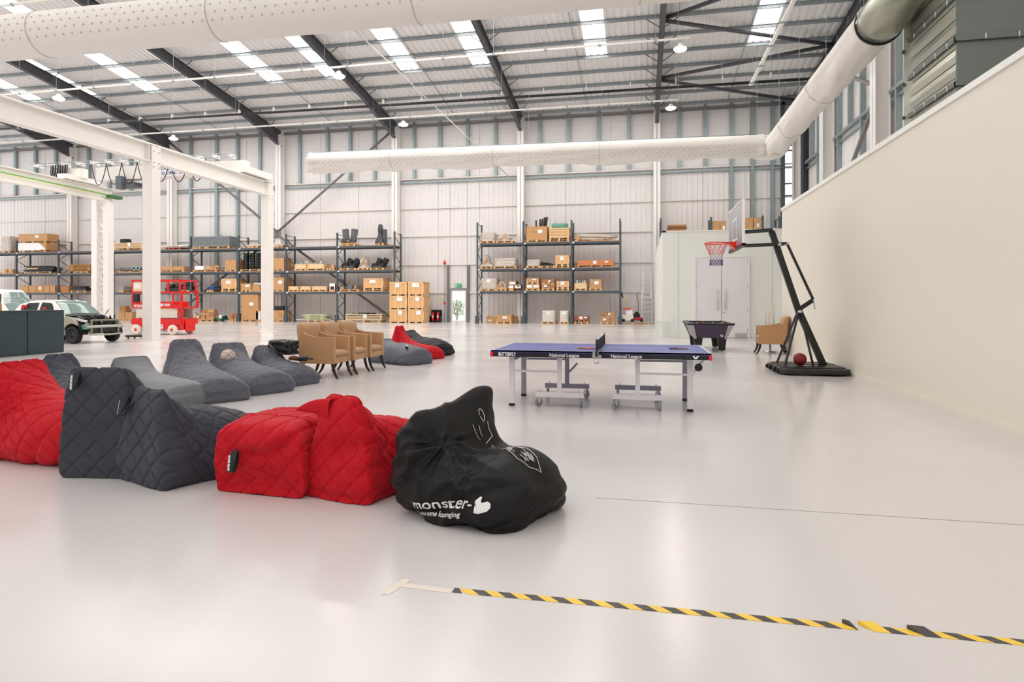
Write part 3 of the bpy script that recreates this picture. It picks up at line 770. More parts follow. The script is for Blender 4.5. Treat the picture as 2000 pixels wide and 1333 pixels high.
def make_item(kind, w, h, op, seed):
    rnd = random.Random(seed); root = bpy.data.objects.new(NAME[kind], None); COL.objects.link(root)
    d = .95
    card = CARD if not op.get('dark') else CARD2
    if op.get('grey'): card = mat('grey_card', (150,150,150), .7)
    if op.get('w'): card = mat('white_card', (232,228,222), .7)
    if kind == 'wrapped':
        m_ = mat('wrap_white', (222,214,208), .3, noise_amt=.15, noise_scale=9, bump=.5, bump_scale=14) if op.get('white') else WRAP
        lump(w, d, h, seed, .05 if op.get('square') else .14, op.get('peak', 0)).build('film_cover', m_, root)
        if op.get('square'):
            note(root, 0, -.01, h*.75, .25, .2)
            for z in (.3, .7): M().box(-w/2+.02, w/2-.02, .0, .01, h*z-.01, h*z+.01).build('strap', WOODL, root)
        else:
            M().bar((-w*.3, .1, h*.15), (w*.1, .12, h*.8), .06).bar((w*.3, .1, h*.1), (-w*.1, .12, h*.75), .06).build('cardboard_edge', CARD, root)
    elif kind in ('carton', 'carton_low'):
        if op.get('two'):
            M().box(-w/2, w/2, 0, d, 0, h*.49).build('lower_box', card, root, bevel=.006); M().box(-w/2+.02, w/2-.02, .02, d, h*.5, h).build('upper_box', card, root, bevel=.006)
        else: M().box(-w/2, w/2, 0, d, 0, h).build('box', card, root, bevel=.006)
        if op.get('teal'):
            M().box(w/2+.0, w/2+.004, 0.005, d, .01, h).box(-w/2-.004, -w/2, .005, d, .01, h).build('side_panel', mat('teal_card', (120,150,150), .6), root)
            M().box(-w/2+.02, w/2-.02, -.008, -.002, .04, h-.06).build('label_panel', PAPER, root)
        elif op.get('seam'):
            M().box(-w/2+.01, w/2-.01, -.004, .001, h*.52, h*.53).build('seam', CARD2, root)
        else: M().box(-.04, .04, -.003, d*.9, h-.002, h+.003).box(-.04,.04,-.004,0,h-.12,h).build('tape', mat('tape_brown', (170,128,86), .4), root)
        if op.get('label') or (kind == 'carton' and seed % 4 == 0): note(root, w*(.05+.15*rnd.random()), 0, h*.62, min(.3, w*.35), min(.22, h*.35))
        if op.get('label2'): note(root, -w*.25, 0, h*.5, w*.4, h*.6); note(root, w*.25, 0, h*.5, w*.4, h*.6)
        if op.get('film'): 
            M().box(-w/2-.015, w*.25, -.015, d*.6, 0, h+.01).quad((w*.25,-.015,h),(w*.25,-.015,0),(w*.5,-.01,h*.1)).build('film_cover', PAPER, root)
        if op.get('cups'):
            c = M()
            for i in range(4): 
                for jj in range(2): c.lathe([(.04,h),(.05,h+.12)], (-w/2+.1+i*.14, .1+jj*.14, 0), 'z', 10)
            c.build('cup', PAPER, root)
        if op.get('text'):
            M().box(-w/2+.05, w/2-.05, -.004, 0, h*.66, h*.665).build('flap_line', CARD2, root)
            for mx0, mx1 in ((-.28, -.19), (-.18, -.09), (-.02, .09), (.1, .2), (.21, .26)): M().box(mx0, mx1, -.005, 0, h*.56, h*.6).build('printed_mark', BLACK, root)
            for i, (dx, tl, tp) in enumerate(((-.1, 0, .42), (.12, .05, .5), (.2, .12, .52), (.4, .1, .6), (.5, .12, .62), (.32, .14, .6))):
                M().tube([(dx, .4, h-.3), (dx+tl, .4, h+tp)], .055, 10).build('black_tube', BLACK, root)
        if op.get('sym'):
            s = M()
            for a, b, e, f_ in ((-.1,.1,h*.7,h*.72),(-.1,.1,h*.3,h*.32),(-.1,-.08,h*.3,h*.72),(.08,.1,h*.3,h*.72)): s.box(w*.2+a, w*.2+b, -.004, 0, e, f_)
            s.build('printed_symbol', BLACK, root)
    elif kind == 'slatted':
        M().box(-w/2+.03, w/2-.03, .03, d-.03, .02, h*.75).build('contents', CARD2 if not op.get('cable') else BLACK, root)
        n = 4
        for i in range(n):
            z = h*i/n
            for y in (0, d-.025): M().box(-w/2, w/2, y, y+.025, z+.015, z+h/n*.72).build('slat', WOODL, root)
            M().box(w/2-.02, w/2+.005, .03, d-.03, z+.015, z+h/n*.72).build('slat', WOODL, root)
        for x in (-w/2+.05, 0, w/2-.05): M().box(x-.04, x+.04, -.02, 0, 0, h).build('post', WOODL, root)
        if op.get('cable'):
            for i in range(14):
                x = -w*.35+w*.75*rnd.random(); 
                M().tube([(x+.22*cos(t*.7), .4+.2*sin(t*.7), h*.85+.12*sin(t*1.3+i)) for t in range(9)], .022, 6).build('cable', BLACK, root)
        else: lump(.7, .5, .28, seed, .25).build('dark_netting', BLACK, root).location = (-w*.25, .2, h)
        if op.get('label'): note(root, w*.05, -.02, h*.6, .2, .3)
    elif kind == 'boards':
        c = {'white': mat('board_white', (236,232,226), .5), 'brown': mat('fibreboard', (190,140,88), .7), 'green': mat('board_green', (214,220,180), .6)}[op.get('col')]
        n = max(1, round(h/.05)) if op.get('col') != 'white' else 2
        n = min(n, 9)
        for i in range(n):
            dw = (rnd.random()-.5)*.3*w*.5; ww = w*(1-(.25*rnd.random() if op['col'] != 'white' else 0))
            if op.get('spread') and i < 1: ww = w*1.4; dw = -.3
            M().box(-ww/2+dw*.5, ww/2+dw*.5, rnd.random()*.1, d, h*i/n, h*(i+.55)/n).build('board', c, root)
            if i < n-1: M().box(-w*.3, -w*.22, 0, d, h*(i+.55)/n, h*(i+1)/n).box(w*.2, w*.28, 0, d, h*(i+.55)/n, h*(i+1)/n).build('spacer', c, root)
    elif kind == 'cage':
        g = mat('crate_grey', (112,118,122), .6)
        M().box(-w/2, w/2, 0, d, .05, h).build('bin', g, root)
        r = M()
        for i in range(7): x = -w/2+i*w/6; r.box(x-.015, x+.015, -.02, 0, .02, h)
        r.box(-w/2, w/2, -.025, 0, h-.06, h).box(-w/2, w/2, -.02, 0, h*.5-.02, h*.5+.02).box(-w/2,w/2,-.025,0,.02,.08)
        for i in range(5): y = i*d/4; r.box(w/2, w/2+.02, y-.015, y+.015, .02, h)
        r.build('rib', mat('crate_rib', (134,140,144), .6), root)
        for x in (-w/2, w/2-.14, -.07): M().box(x, x+.14, 0, d, -.0, .05).build('foot', g, root)
        if w > 1.5: M().tube([(-.2+.35*k/8, .3, h+.14*sin(pi*k/8)) for k in range(9)], .015, 6).build('loop_cable', BLACK, root)
    elif kind in ('seats', 'seatrow'):
        sm_ = mat('seat_grey_film', (92,94,102), .3, noise_amt=.3, noise_scale=10, bump=.4, bump_scale=15) if kind == 'seats' else BLACK
        n = 2 if kind == 'seats' or w < 1.1 else 2
        if kind == 'seats':
            for i in range(2):
                x = (-.28, .26)[i]
                b = lump(.42, .3, h*.72, seed+i, .1); o = b.build('seat_back', sm_, root); o.location = (x, .25, h*.3); o.rotation_euler = (0, (-.08, .12)[i], 0)
                o = lump(.46, .5, .22, seed+i+5, .1).build('seat_cushion', WRAPD, root); o.location = (x, .02, .1)
            M().bar((-.4,.1,.12),(.5,.1,.3),.08).bar((-.45,.1,.0),(.5,.15,.08),.1).build('seat_rail', CARD, root)
        else:
            for i in range(2):
                x = (-w*.22, w*.22)[i]
                o = lump(w*.46, .6, h*.42, seed+i, .12).build('seat_cushion', BLACK, root); o.location = (x, .05, 0)
                o = lump(w*.36, .3, h*.72, seed+i+3, .1).build('seat_back', BLACK, root); o.location = (x+w*.06, .3, h*.22); o.rotation_euler = (0, .5, 0)
            lump(w*.7, .3, h*.2, seed, .3).build('film_scrap', WRAPD, root)
    elif kind == 'drape':
        if h < .5:
            lump(w, .6, h, seed, .15).build('cover', BLACK, root)
        else:
            lump(w*.8, d*.7, h, seed, .16, .25).build('cover', WRAPD, root)
            o = lump(w*.35, .4, h*.75, seed+2, .1).build('side_bundle', mat('slate_film', (74,84,98), .35), root); o.location = (w*.38, .2, 0)
    elif kind in ('jumble', 'pile'):
        if kind == 'jumble':
            c0 = BLACK if op.get('black') else (mat('casting_grey', (120,122,126), .45, metal=.3) if op.get('g') else WOOD)
            for i in range(9 if w > .8 else 5):
                x = -w*.42+w*.8*rnd.random(); bw = .12+.25*rnd.random(); bh = h*(.3+.6*rnd.random()); y = .02+.5*rnd.random()
                o = M().box(-bw/2, bw/2, 0, .3, 0, bh).build('piece', c0 if rnd.random() < .75 else (CARD if not op.get('black') else c0), root, bevel=.01)
                o.location = (x, y, 0); o.rotation_euler = (0, (rnd.random()-.5)*.3, rnd.random()-.5)
            if op.get('w'): M().box(-w*.45, -w*.08, .05, .5, 0, h*.6).build('white_box', PAPER, root)
        else:
            n = 0
            z = 0; 
            for lvl, cnt in enumerate((3, 3, 2) if h > .5 else (2, 2)):
                hh = h/(3 if h > .5 else 2)
                for i in range(cnt):
                    bw = w/cnt*(.85+.12*rnd.random())
                    o = M().box(-bw/2, bw/2, 0, .45, 0, hh*(.82+.16*rnd.random())).build('box', CARD if rnd.random() < .7 else CARD2, root, bevel=.008)
                    o.location = (-w/2+w*(i+.5)/cnt, .05+.1*rnd.random(), z); o.rotation_euler = (0, 0, (rnd.random()-.5)*.25)
                z += hh
            if op.get('lab'): note(root, -w*.2, .02, h*.25, .18, .14); note(root, w*.1, .02, h*.75, .16, .12)
    elif kind == 'tubes':
        if op.get('black'):
            for i in range(5):
                z = h*i/5; ww = w*(.6+.38*rnd.random()); dx = (rnd.random()-.5)*(w-ww)
                M().box(-ww/2+dx, ww/2+dx, .05, d-.1, z, z+h/5*.7).build('panel', BLACKM, root, bevel=.01)
            M().box(-w*.28, w*.0, 0, .3, h*.42, h*.6).build('wooden_spacer', WOOD, root)
        else:
            for i in range(4):
                o = M().tube([(-w/2+.1*i, .15+.22*i, .12), (w/2-.25+.05*i, .15+.22*i, .12+.03*i)], .11, 12).build('pipe', mat('pipe_grey', (120,122,122), .4, metal=.4), root)
            for i in range(2): M().lathe([(.16,0),(.16,.05),(.08,.05),(.08,.0)], (w*(.18+.18*i), -.02, .18), 'y', 18).build('roller_end', GALV, root)
    elif kind == 'spools':
        for c_ in range(3):
            for l_ in range(6):
                x = -w/2+w*(c_+.5)/3; z = h*l_/6
                M().lathe([(w/6*.97,0),(w/6*.97,.02),(w/6*.72,.03),(w/6*.72,h/6-.04),(w/6*.97,h/6-.03),(w/6*.97,h/6-.006)], (x, .3, z), 'z', 16).build('spool', BLACK, root)
        for x in (-w/4, w*.16): M().box(x-.012, x+.012, .02, .035, 0, h).build('strap', mat('strap_green', (40,120,70), .5), root)
    elif kind == 'crate_low':
        M().box(-w/2, w/2, 0, d, .0, h*.85).build('body', WOODL, root)
        for x in (-w/2+.05, w/2-.05): M().box(x-.05, x+.05, -.015, 0, 0, h*.9).build('batten', CRATE, root)
        M().box(-w/2, w/2, -.015, d+.01, h*.85, h*.92).build('lid', WOODL, root)
        if op.get('junk'):
            for i in range(9):
                x = -w*.4+w*.8*i/8
                M().lathe([(.05,h*.9),(.045,h*.9+.12+.1*rnd.random())], (x, .2+.3*rnd.random(), 0), 'z', 8).build('fitting', PAPER if rnd.random() < .4 else GALV, root)
    elif kind == 'machine':
        c0 = CARD2 if op.get('brown') else BLACK
        M().box(-w/2, w/2, .05, .6, 0, h*.5).build('base', c0, root, bevel=.02)
        M().box(-w*.3, w*.4, .1, .5, h*.5, h*.85).build('block', c0, root, bevel=.03)
        M().lathe([(.0,-.02),(h*.24,-.02),(h*.24,.4),(0,.4)], (w*.12, .1, h*.7), 'y', 18, cap=False).build('motor', c0 if op.get('brown') else BLACKM, root)
        M().tube([(-w*.4,.1,h*.5),(-w*.4,.1,h*.9),(-w*.1,.1,h*.95)], .02, 6).build('handle', c0, root)
        if op.get('white'): M().box(-w*.45, w*.45, .02, .05, h*.5, h).box(-w*.45, -w*.3, .02, .05, 0, h*.5).box(w*.3, w*.45, .02, .05, 0, h*.5).build('front_panel', PAPER, root)
    elif kind == 'drum':
        M().lathe([(0,0),(h*.8,0),(h*.85,.03),(h*.8,h*.5),(h*.85,h*.55),(h*.82,h*.95),(h*.5,h),(0,h)], (0,.35,0), 'z', 20, cap=False).build('barrel', mat('drum_blue', (36,92,160), .4), root)
        M().lathe([(.05,h),(.05,h+.03)], (.05,.3,0), 'z', 10).build('cap', BLACK, root)
    elif kind == 'crate':
        crate_body(root, w, d, h, CRATE if not op.get('label') or w > .9 else CRATE, seed)
        if op.get('label'): note(root, -w*.02, -.015, h*.7, w*.3, .24)
        if op.get('green'):
            o = lump(w*.85, d*.7, .3, seed, .3).build('green_plastic', mat('teal_plastic', (110,170,150), .4), root); o.location = (0, .1, h)
            for z in (.25, .5, .75): M().box(-w/2, w/2, -.02, -.012, h*z-.03, h*z+.03).build('batten', WOODL, root)
    elif kind == 'mower':
        g = mat('machine_green', (40,110,70), .5)
        M().box(-w/2, w/2, 0, .5, .1, h*.35).build('deck', g, root, bevel=.03)
        M().box(-w*.1, w*.15, .1, .4, h*.35, h*.8).build('tank', PAPER, root, bevel=.04)
        M().lathe([(.12,0),(.12,.3)], (w*.3,.1,h*.5), 'y', 14).build('motor', BLACKM, root)
        for x in (-w*.35, w*.35): M().lathe([(.11,0),(.11,.06)], (x,-.04,.11), 'y', 16).build('wheel', RUBBER, root)
        M().tube([(w*.1,.3,h*.3),(w*.4,.3,h*1.0),(w*.2,.3,h*1.1)], .02, 6).tube([(-w*.3,.2,h*.3),(-w*.45,.2,h*.9)], .02, 6).build('handle', GALV, root)
    elif kind == 'roll':
        pts = [(-w/2, .2, h*.75), (-w*.25, .2, h*.62), (0, .2, h*.55), (w*.3, .2, h*.45), (w/2, .2, h*.35)]
        M().tube(pts, h*.3, 14, radii=[h*.28,h*.34,h*.3,h*.34,h*.26]).build('film_roll', WRAP, root)
        M().tube([(-w/2+.1,.5,.3),(w*.4,.5,.15)], .12, 12).build('inner_roll', WRAP, root)
        M().tube([(-w*.45,.15,h*.9),(w*.45,.15,h*.4)], .03, 8).build('pole', WOODL, root)
        M().box(-w*.5,-w*.35,0,.6,0,h*.5).build('torn_card', CARD, root)
    elif kind == 'longbox':
        f = .12 if op.get('dark') or not op.get('back') else 0
        body = mat('case_brown', (160,96,60), .7) if op.get('dark') else (CARD if op.get('back') else ORANGE)
        y_ = .55 if op.get('back') else 0
        M().box(-w/2, w/2, y_, d, f, h).build('case', body, root, bevel=.008)
        if f:
            for x in (-w/2, -w*.14, w*.14, w/2-.14): M().prism([(x,0),(x+.14,0),(x+.14,f),(x,f)], 0, d).build('foot', body, root)
        if op.get('label'): note(root, -w*.02, 0, h*.7, .22, .18); note(root, w*.3, 0, h*.78, .2, .08)
        if op.get('back'):
            for x in (-w*.45, w*.45): M().box(x-.1, x+.1, y_-.006, y_-.001, h*.8, h*.92).build('tape', CARD2, root)
            M().box(-w*.45, -w*.33, y_-.006, y_-.001, h*.3, h*.5).build('printed_mark', PAPER, root)
    elif kind == 'aframe':
        s = h
        M().bar((-w*.45,.1,.05),(w*.45,.1,.05),.08).build('base_rail', WOOD, root)
        M().bar((-w*.42,.1,.1),(w*.1,.1,h),.07).build('strut', WOOD, root); M().bar((w*.42,.1,.1),(.02,.1,h),.07).build('strut', WRAP, root)
        M().bar((-.05,.1,.1),(w*.05,.1,h*.9),.06).build('strut', WOOD, root)
    elif kind == 'flat':
        n = 7
        for i in range(n): M().box(-w/2+.02*rnd.random(), w/2-.02*rnd.random(), 0, .8, h*i/n, h*(i+.85)/n).build('flat_carton', mat('flat_card', (120,88,66), .8) if i % 2 else CARD2, root)
    return root
ITEMS = [
 ('wrapped', -48.59, -47.62, 5.2, 1.11, 1, 'load in clear film at the far left end of the top shelf', 'film load', {}),
 ('carton_low', -46.8, -44.21, 5.2, 0.55, 1, 'long box half covered by white film under the big brown case, top shelf', 'film covered box', {'film': 1}),
 ('carton', -46.8, -44.11, 5.9, 0.55, 1, 'big brown case strapped on top of a film covered box, top shelf left', 'big brown case', {'label': 1}),
 ('carton', -40.1, -39.52, 5.2, 0.6, 1, 'pair of small brown boxes stacked left of the crane lattice post', 'small stacked pair', {'two': 1}),
 ('slatted', -38.17, -35.69, 5.2, 0.44, 1, 'long slatted timber crate between the two crane posts on the top shelf', 'slatted crate', {'label': 1}),
 ('boards', -34.37, -31.87, 5.2, 0.17, 1, 'white board lying on a red pallet at the right of the thick crane post', 'white board', {'red': 1, 'col': 'white'}),
 ('cage', -31.46, -30.37, 5.2, 0.73, 1, 'grey plastic bulk crate, left one of the pair on the top shelf', 'left grey bulk crate', {}),
 ('cage', -30.34, -28.5, 5.2, 0.72, 1, 'grey plastic bulk crate, right one of the pair on the top shelf', 'right grey bulk crate', {}),
 ('boards', -27.21, -26.13, 5.2, 0.1, 1, 'white board on a pallet just left of the slim crane frame post', 'left white board', {'col': 'white'}),
 ('boards', -25.17, -24.22, 5.2, 0.1, 1, 'white board on a pallet just right of the slim crane frame post', 'right white board', {'col': 'white'}),
 ('seats', -20.05, -18.89, 5.2, 1.02, 1, 'two grey film wrapped car seats standing on a pallet, top shelf', 'wrapped seats', {}),
 ('drape', -17.56, -16.83, 5.2, 1.28, 1, 'tall load draped in dark plastic at the right end of the top shelf', 'dark draped load', {}),
 ('jumble', -48.59, -47.27, 3.55, 0.27, 1, 'jumble of short timber on a pallet at the far left of the middle shelf', 'timber jumble', {}),
 ('tubes', -46.8, -43.24, 3.55, 0.48, 1, 'stack of long black panels on the middle shelf behind the white car', 'black panels', {'black': 1}),
 ('boards', -42.58, -39.59, 3.55, 0.54, 1, 'uneven stack of brown fibreboard sheets on the middle shelf', 'fibreboard stack', {'col': 'brown'}),
 ('tubes', -37.72, -35.78, 3.55, 0.34, 1, 'grey pipes and rollers lying on a pallet between the crane posts', 'grey rollers', {}),
 ('carton_low', -34.32, -32.2, 3.55, 0.27, 1, 'long low brown box right of the thick crane post, middle shelf', 'long low box', {}),
 ('jumble', -31.46, -29.52, 3.55, 0.45, 1, 'white box and torn cardboard on a pallet, middle shelf under the bulk crates', 'torn cardboard', {'w': 1}),
 ('carton', -28.87, -27.96, 3.55, 0.65, 1, 'square brown box left of the black spools, middle shelf', 'square box', {}),
 ('spools', -27.61, -26.13, 3.55, 1.14, 1, 'block of black spools held by green straps, middle shelf', 'black spools', {}),
 ('carton', -25.17, -24.22, 3.55, 0.76, 1, 'large brown box right of the slim crane post, middle shelf', 'large middle box', {}),
 ('crate_low', -23.44, -22.51, 3.55, 0.36, 1, 'low open crate of small fittings, first of two on the middle shelf', 'first fittings crate', {'junk': 1}),
 ('crate_low', -22.47, -21.18, 3.55, 0.36, 1, 'low open crate of small fittings, second of two on the middle shelf', 'second fittings crate', {'junk': 1}),
 ('jumble', -21.06, -20.42, 3.55, 0.24, 1, 'small grey castings on a pallet at the rack upright, middle shelf', 'small castings', {'g': 1}),
 ('seatrow', -20.05, -18.85, 3.55, 0.74, 1, 'black car seat lying under clear film on the middle shelf', 'lying black seat', {}),
 ('wrapped', -18.77, -17.93, 3.55, 0.78, 1, 'clear plastic film bundle between the black seats, middle shelf', 'clear film bundle', {'peak': 1}),
 ('seatrow', -17.85, -16.83, 3.55, 0.74, 1, 'pair of black seats in dark film at the right end of the middle shelf', 'pair of black seats', {}),
 ('carton', -46.57, -45.87, 2.1, 0.55, 0, 'brown carton, first from the left above the white car', '', {'group': 'brown cartons above the white car'}),
 ('carton', -45.83, -45.17, 2.1, 0.55, 0, 'brown carton, second from the left above the white car', '', {'group': 'brown cartons above the white car'}),
 ('carton', -45.14, -44.5, 2.1, 0.55, 0, 'brown carton, third from the left above the white car', '', {'group': 'brown cartons above the white car'}),
 ('carton', -44.47, -43.93, 2.1, 0.54, 0, 'brown carton, fourth from the left above the white car', '', {'group': 'brown cartons above the white car'}),
 ('carton', -43.89, -43.4, 2.1, 0.54, 0, 'plain brown carton right of the four labelled ones above the car', '', {}),
 ('carton_low', -42.92, -42.16, 2.1, 0.48, 0, 'darker brown carton just right of the rack upright above the car', '', {'dark': 1}),
 ('machine', -42.01, -40.66, 2.1, 0.39, 1, 'black machine part on a pallet above the car bonnet', 'black machine part', {}),
 ('carton_low', -37.77, -37.32, 2.1, 0.3, 1, 'small grey box on the lower shelf between the crane posts', 'small grey box', {'grey': 1}),
 ('machine', -33.83, -33.16, 2.1, 0.63, 0, 'black motor part seen through the lift guard rail', '', {}),
 ('machine', -33.16, -32.58, 2.1, 0.63, 0, 'black square unit seen through the middle of the lift rail', '', {}),
 ('machine', -32.44, -31.78, 2.1, 0.62, 1, 'wide black assembly behind the right end of the lift rail', 'wide black assembly', {}),
 ('drum', -30.36, -29.8, 2.1, 0.31, 1, 'blue drum on a pallet right of the red lift', 'blue drum', {}),
 ('machine', -29.77, -29.24, 2.25, 0.31, 0, 'small black case beside the blue drum', '', {}),
 ('crate', -29.16, -27.95, 2.1, 0.78, 1, 'wooden crate with a white note right of the blue drum, lower shelf', 'noted wooden crate', {'label': 1}),
 ('carton', -27.61, -26.78, 2.1, 0.45, 1, 'small box with a wide white label, lower shelf left of the slim post', 'wide label box', {'label': 1}),
 ('carton', -26.7, -26.13, 2.1, 0.36, 1, 'box carrying white cups, lower shelf at the slim post', 'cup box', {'cups': 1}),
 ('carton', -25.17, -24.22, 2.1, 0.84, 1, 'tall brown box with white label right of the slim post, lower shelf', 'tall label box', {'label': 1}),
 ('crate_low', -23.9, -23.12, 2.1, 0.26, 1, 'first of three low flat crates in a row on the lower shelf', 'first flat crate', {}),
 ('crate_low', -23.03, -22.2, 2.1, 0.25, 1, 'second of three low flat crates in a row on the lower shelf', 'second flat crate', {}),
 ('crate_low', -22.12, -20.98, 2.1, 0.25, 1, 'third and longest of three low flat crates on the lower shelf', 'third flat crate', {}),
 ('machine', -20.83, -20.37, 2.1, 0.41, 1, 'white fronted black control box on the lower shelf', 'control box', {'white': 1}),
 ('jumble', -20.05, -18.64, 2.1, 0.35, 1, 'grey machine parts spread on a pallet, lower shelf', 'grey machine parts', {'g': 1}),
 ('crate', -18.31, -16.89, 2.1, 0.74, 1, 'large wooden crate at the right end of the lower shelf', 'right end crate', {'label': 1}),
 ('carton', -37.77, -37.22, 0.0, 0.49, 1, 'left brown carton on the floor beside the red lift', 'left floor carton', {}),
 ('carton', -37.19, -36.57, 0.0, 0.49, 1, 'right brown carton on the floor beside the red lift', 'right floor carton', {}),
 ('machine', -37.72, -37.17, 0.65, 0.47, 0, 'dark cloth bundle on the left floor carton by the lift', '', {'brown': 1}),
 ('carton', -31.39, -30.94, 0.0, 0.29, 1, 'small low carton on the floor just right of the lift', 'small low carton', {}),
 ('pile', -30.92, -29.8, 0.0, 0.74, 1, 'pile of torn brown cartons on the floor right of the lift', 'torn cartons', {}),
 ('mower', -29.8, -28.87, 0.0, 0.57, 0, 'green machine with white tank on the floor under the rack', '', {'green': 1}),
 ('pile', -28.59, -27.95, 0.0, 0.45, 1, 'small heap of brown cartons beside the tall box', 'small carton heap', {}),
 ('carton', -27.58, -26.22, 0.0, 1.77, 1, 'tall brown box standing on the floor, as high as the first beam', 'tall floor box', {'seam': 1}),
 ('carton', -26.42, -26.08, 0.0, 0.61, 1, 'stack of small white boxes beside the tall brown box', 'small white boxes', {'w': 1}),
 ('carton', -25.12, -24.22, 0.0, 0.66, 1, 'brown box with a black frame symbol on the floor right of the slim post', 'symbol box', {'sym': 1}),
 ('drape', -25.09, -24.22, 0.8, 0.3, 0, 'black bundle lying on the symbol box on the floor', '', {}),
 ('boards', -22.84, -20.85, 0.0, 0.41, 1, 'stack of pale green boards on the floor under the rack', 'pale green boards', {'col': 'green', 'spread': 1}),
 ('slatted', -19.61, -16.97, 0.0, 0.45, 1, 'long slatted timber crate full of black cables on the floor', 'cable crate', {'cable': 1, 'label': 1}),
 ('wrapped', -10.18, -9.18, 5.2, 0.56, 1, 'grey film wrapped load, left one on the top shelf of the right rack', 'left top film load', {}),
 ('wrapped', -9.12, -7.99, 5.2, 0.51, 1, 'grey film wrapped load, right one in the first top bay', 'second top film load', {'peak': 1}),
 ('carton', -7.12, -5.77, 5.2, 0.87, 1, 'large carton with dark printed line on the top shelf, tubes standing in it', 'large printed carton', {'text': 1}),
 ('crate', -5.65, -4.38, 5.2, 0.73, 1, 'slatted wooden crate with green plastic on top, top shelf middle bay', 'green topped crate', {'green': 1}),
 ('roll', -4.06, -1.37, 5.2, 0.32, 1, 'long film wrapped roll across the top shelf, right bay', 'long wrapped roll', {}),
 ('wrapped', -10.18, -9.32, 3.55, 0.75, 1, 'peaked film wrapped load at the left upright, middle shelf', 'peaked film load', {'peak': 1}),
 ('wrapped', -9.28, -7.76, 3.55, 0.52, 1, 'wide low film wrapped load, middle shelf of the first bay', 'wide film load', {}),
 ('wrapped', -7.14, -6.2, 3.55, 0.4, 1, 'small wrapped load at the second upright, middle shelf', 'small wrapped load', {}),
 ('jumble', -6.18, -5.3, 3.55, 0.26, 1, 'heap of black parts on a pallet, middle shelf middle bay', 'black parts heap', {'black': 1}),
 ('crate', -5.25, -4.38, 3.55, 0.64, 1, 'wooden case with white label and dark slot, middle shelf', 'slotted case', {'label': 1}),
 ('longbox', -3.86, -1.59, 3.55, 0.45, 0, 'long orange brown case on feet filling the right bay, middle shelf', '', {'label': 1}),
 ('wrapped', -10.18, -9.03, 2.1, 0.67, 1, 'square film wrapped block at the left upright, lower shelf', 'square film block', {'square': 1}),
 ('aframe', -9.13, -8.39, 2.1, 0.56, 1, 'small triangular timber frame on a pallet, lower shelf', 'timber triangle', {}),
 ('carton', -8.29, -7.93, 2.1, 0.24, 1, 'teal sided white box, left one of the lower pair', 'left teal box', {'teal': 1}),
 ('carton', -7.89, -7.46, 2.25, 0.24, 0, 'teal sided white box, right one of the lower pair', '', {'teal': 1}),
 ('carton', -8.25, -7.8, 2.49, 0.24, 0, 'teal sided white box on top of the pair', '', {'teal': 1}),
 ('carton', -7.14, -6.26, 2.1, 0.28, 1, 'brown box with two white labels, lower tier at the second upright', 'two label box', {'label2': 1}),
 ('carton', -7.14, -6.3, 2.53, 0.24, 1, 'brown box on the upper tier above the two label box', 'upper tier box', {'label': 1}),
 ('pile', -6.14, -5.3, 2.1, 0.62, 1, 'pile of brown cartons with white labels, lower shelf middle bay', 'labelled cartons', {'lab': 1}),
 ('crate', -5.17, -4.38, 2.1, 0.45, 1, 'orange brown case with white label, lower shelf middle bay', 'orange case', {'label': 1}),
 ('crate_low', -4.06, -3.24, 2.1, 0.38, 1, 'low crate filled with white rolls, lower shelf right bay', 'white roll crate', {'junk': 1}),
 ('carton', -3.11, -2.32, 2.1, 0.56, 1, 'brown carton stack with a white label, lower shelf right bay', 'labelled stack', {'two': 1, 'label': 1}),
 ('longbox', -9.88, -7.83, 0.0, 0.46, 0, 'long brown carton lying on the floor behind a pallet box', '', {'back': 1}),
 ('carton', -9.01, -8.02, 0.0, 0.41, 1, 'brown box on a pallet in front of the long carton', 'pallet box', {'label': 1, 'front': 1}),
 ('wrapped', -6.14, -5.26, 0.0, 0.7, 1, 'tall white film wrapped block, left one on the floor', 'left white block', {'square': 1, 'white': 1}),
 ('wrapped', -5.01, -4.38, 0.0, 0.69, 1, 'tall white film wrapped block, right one on the floor', 'right white block', {'square': 1, 'white': 1}),
 ('longbox', -4.06, -3.16, 0.0, 0.35, 1, 'low dark brown case on a raised pallet under the rack', 'low dark case', {'dark': 1, 'label': 1}),
 ('pile', -2.44, -1.52, 0.0, 0.63, 1, 'pile of open brown cartons on the floor at the last upright', 'open cartons', {'lab': 1}),
 ('flat', 1.66, 2.81, 5.2, 0.94, 0, 'stack of flattened brown cartons above the white room', '', {}),
 ('carton', 4.25, 4.7, 5.2, 1.05, 0, 'brown box above the white room left of the backboard', '', {}),
 ('carton', 4.7, 5.07, 5.2, 1.04, 0, 'second brown box above the white room, beside its twin', '', {}),
 ('carton', 6.08, 6.59, 5.2, 1.21, 0, 'plain brown box above the white room right of the backboard', '', {}),
 ('carton', 6.61, 7.03, 5.2, 1.19, 0, 'brown box with a white sheet at the top right upright', '', {'label': 1}),
]
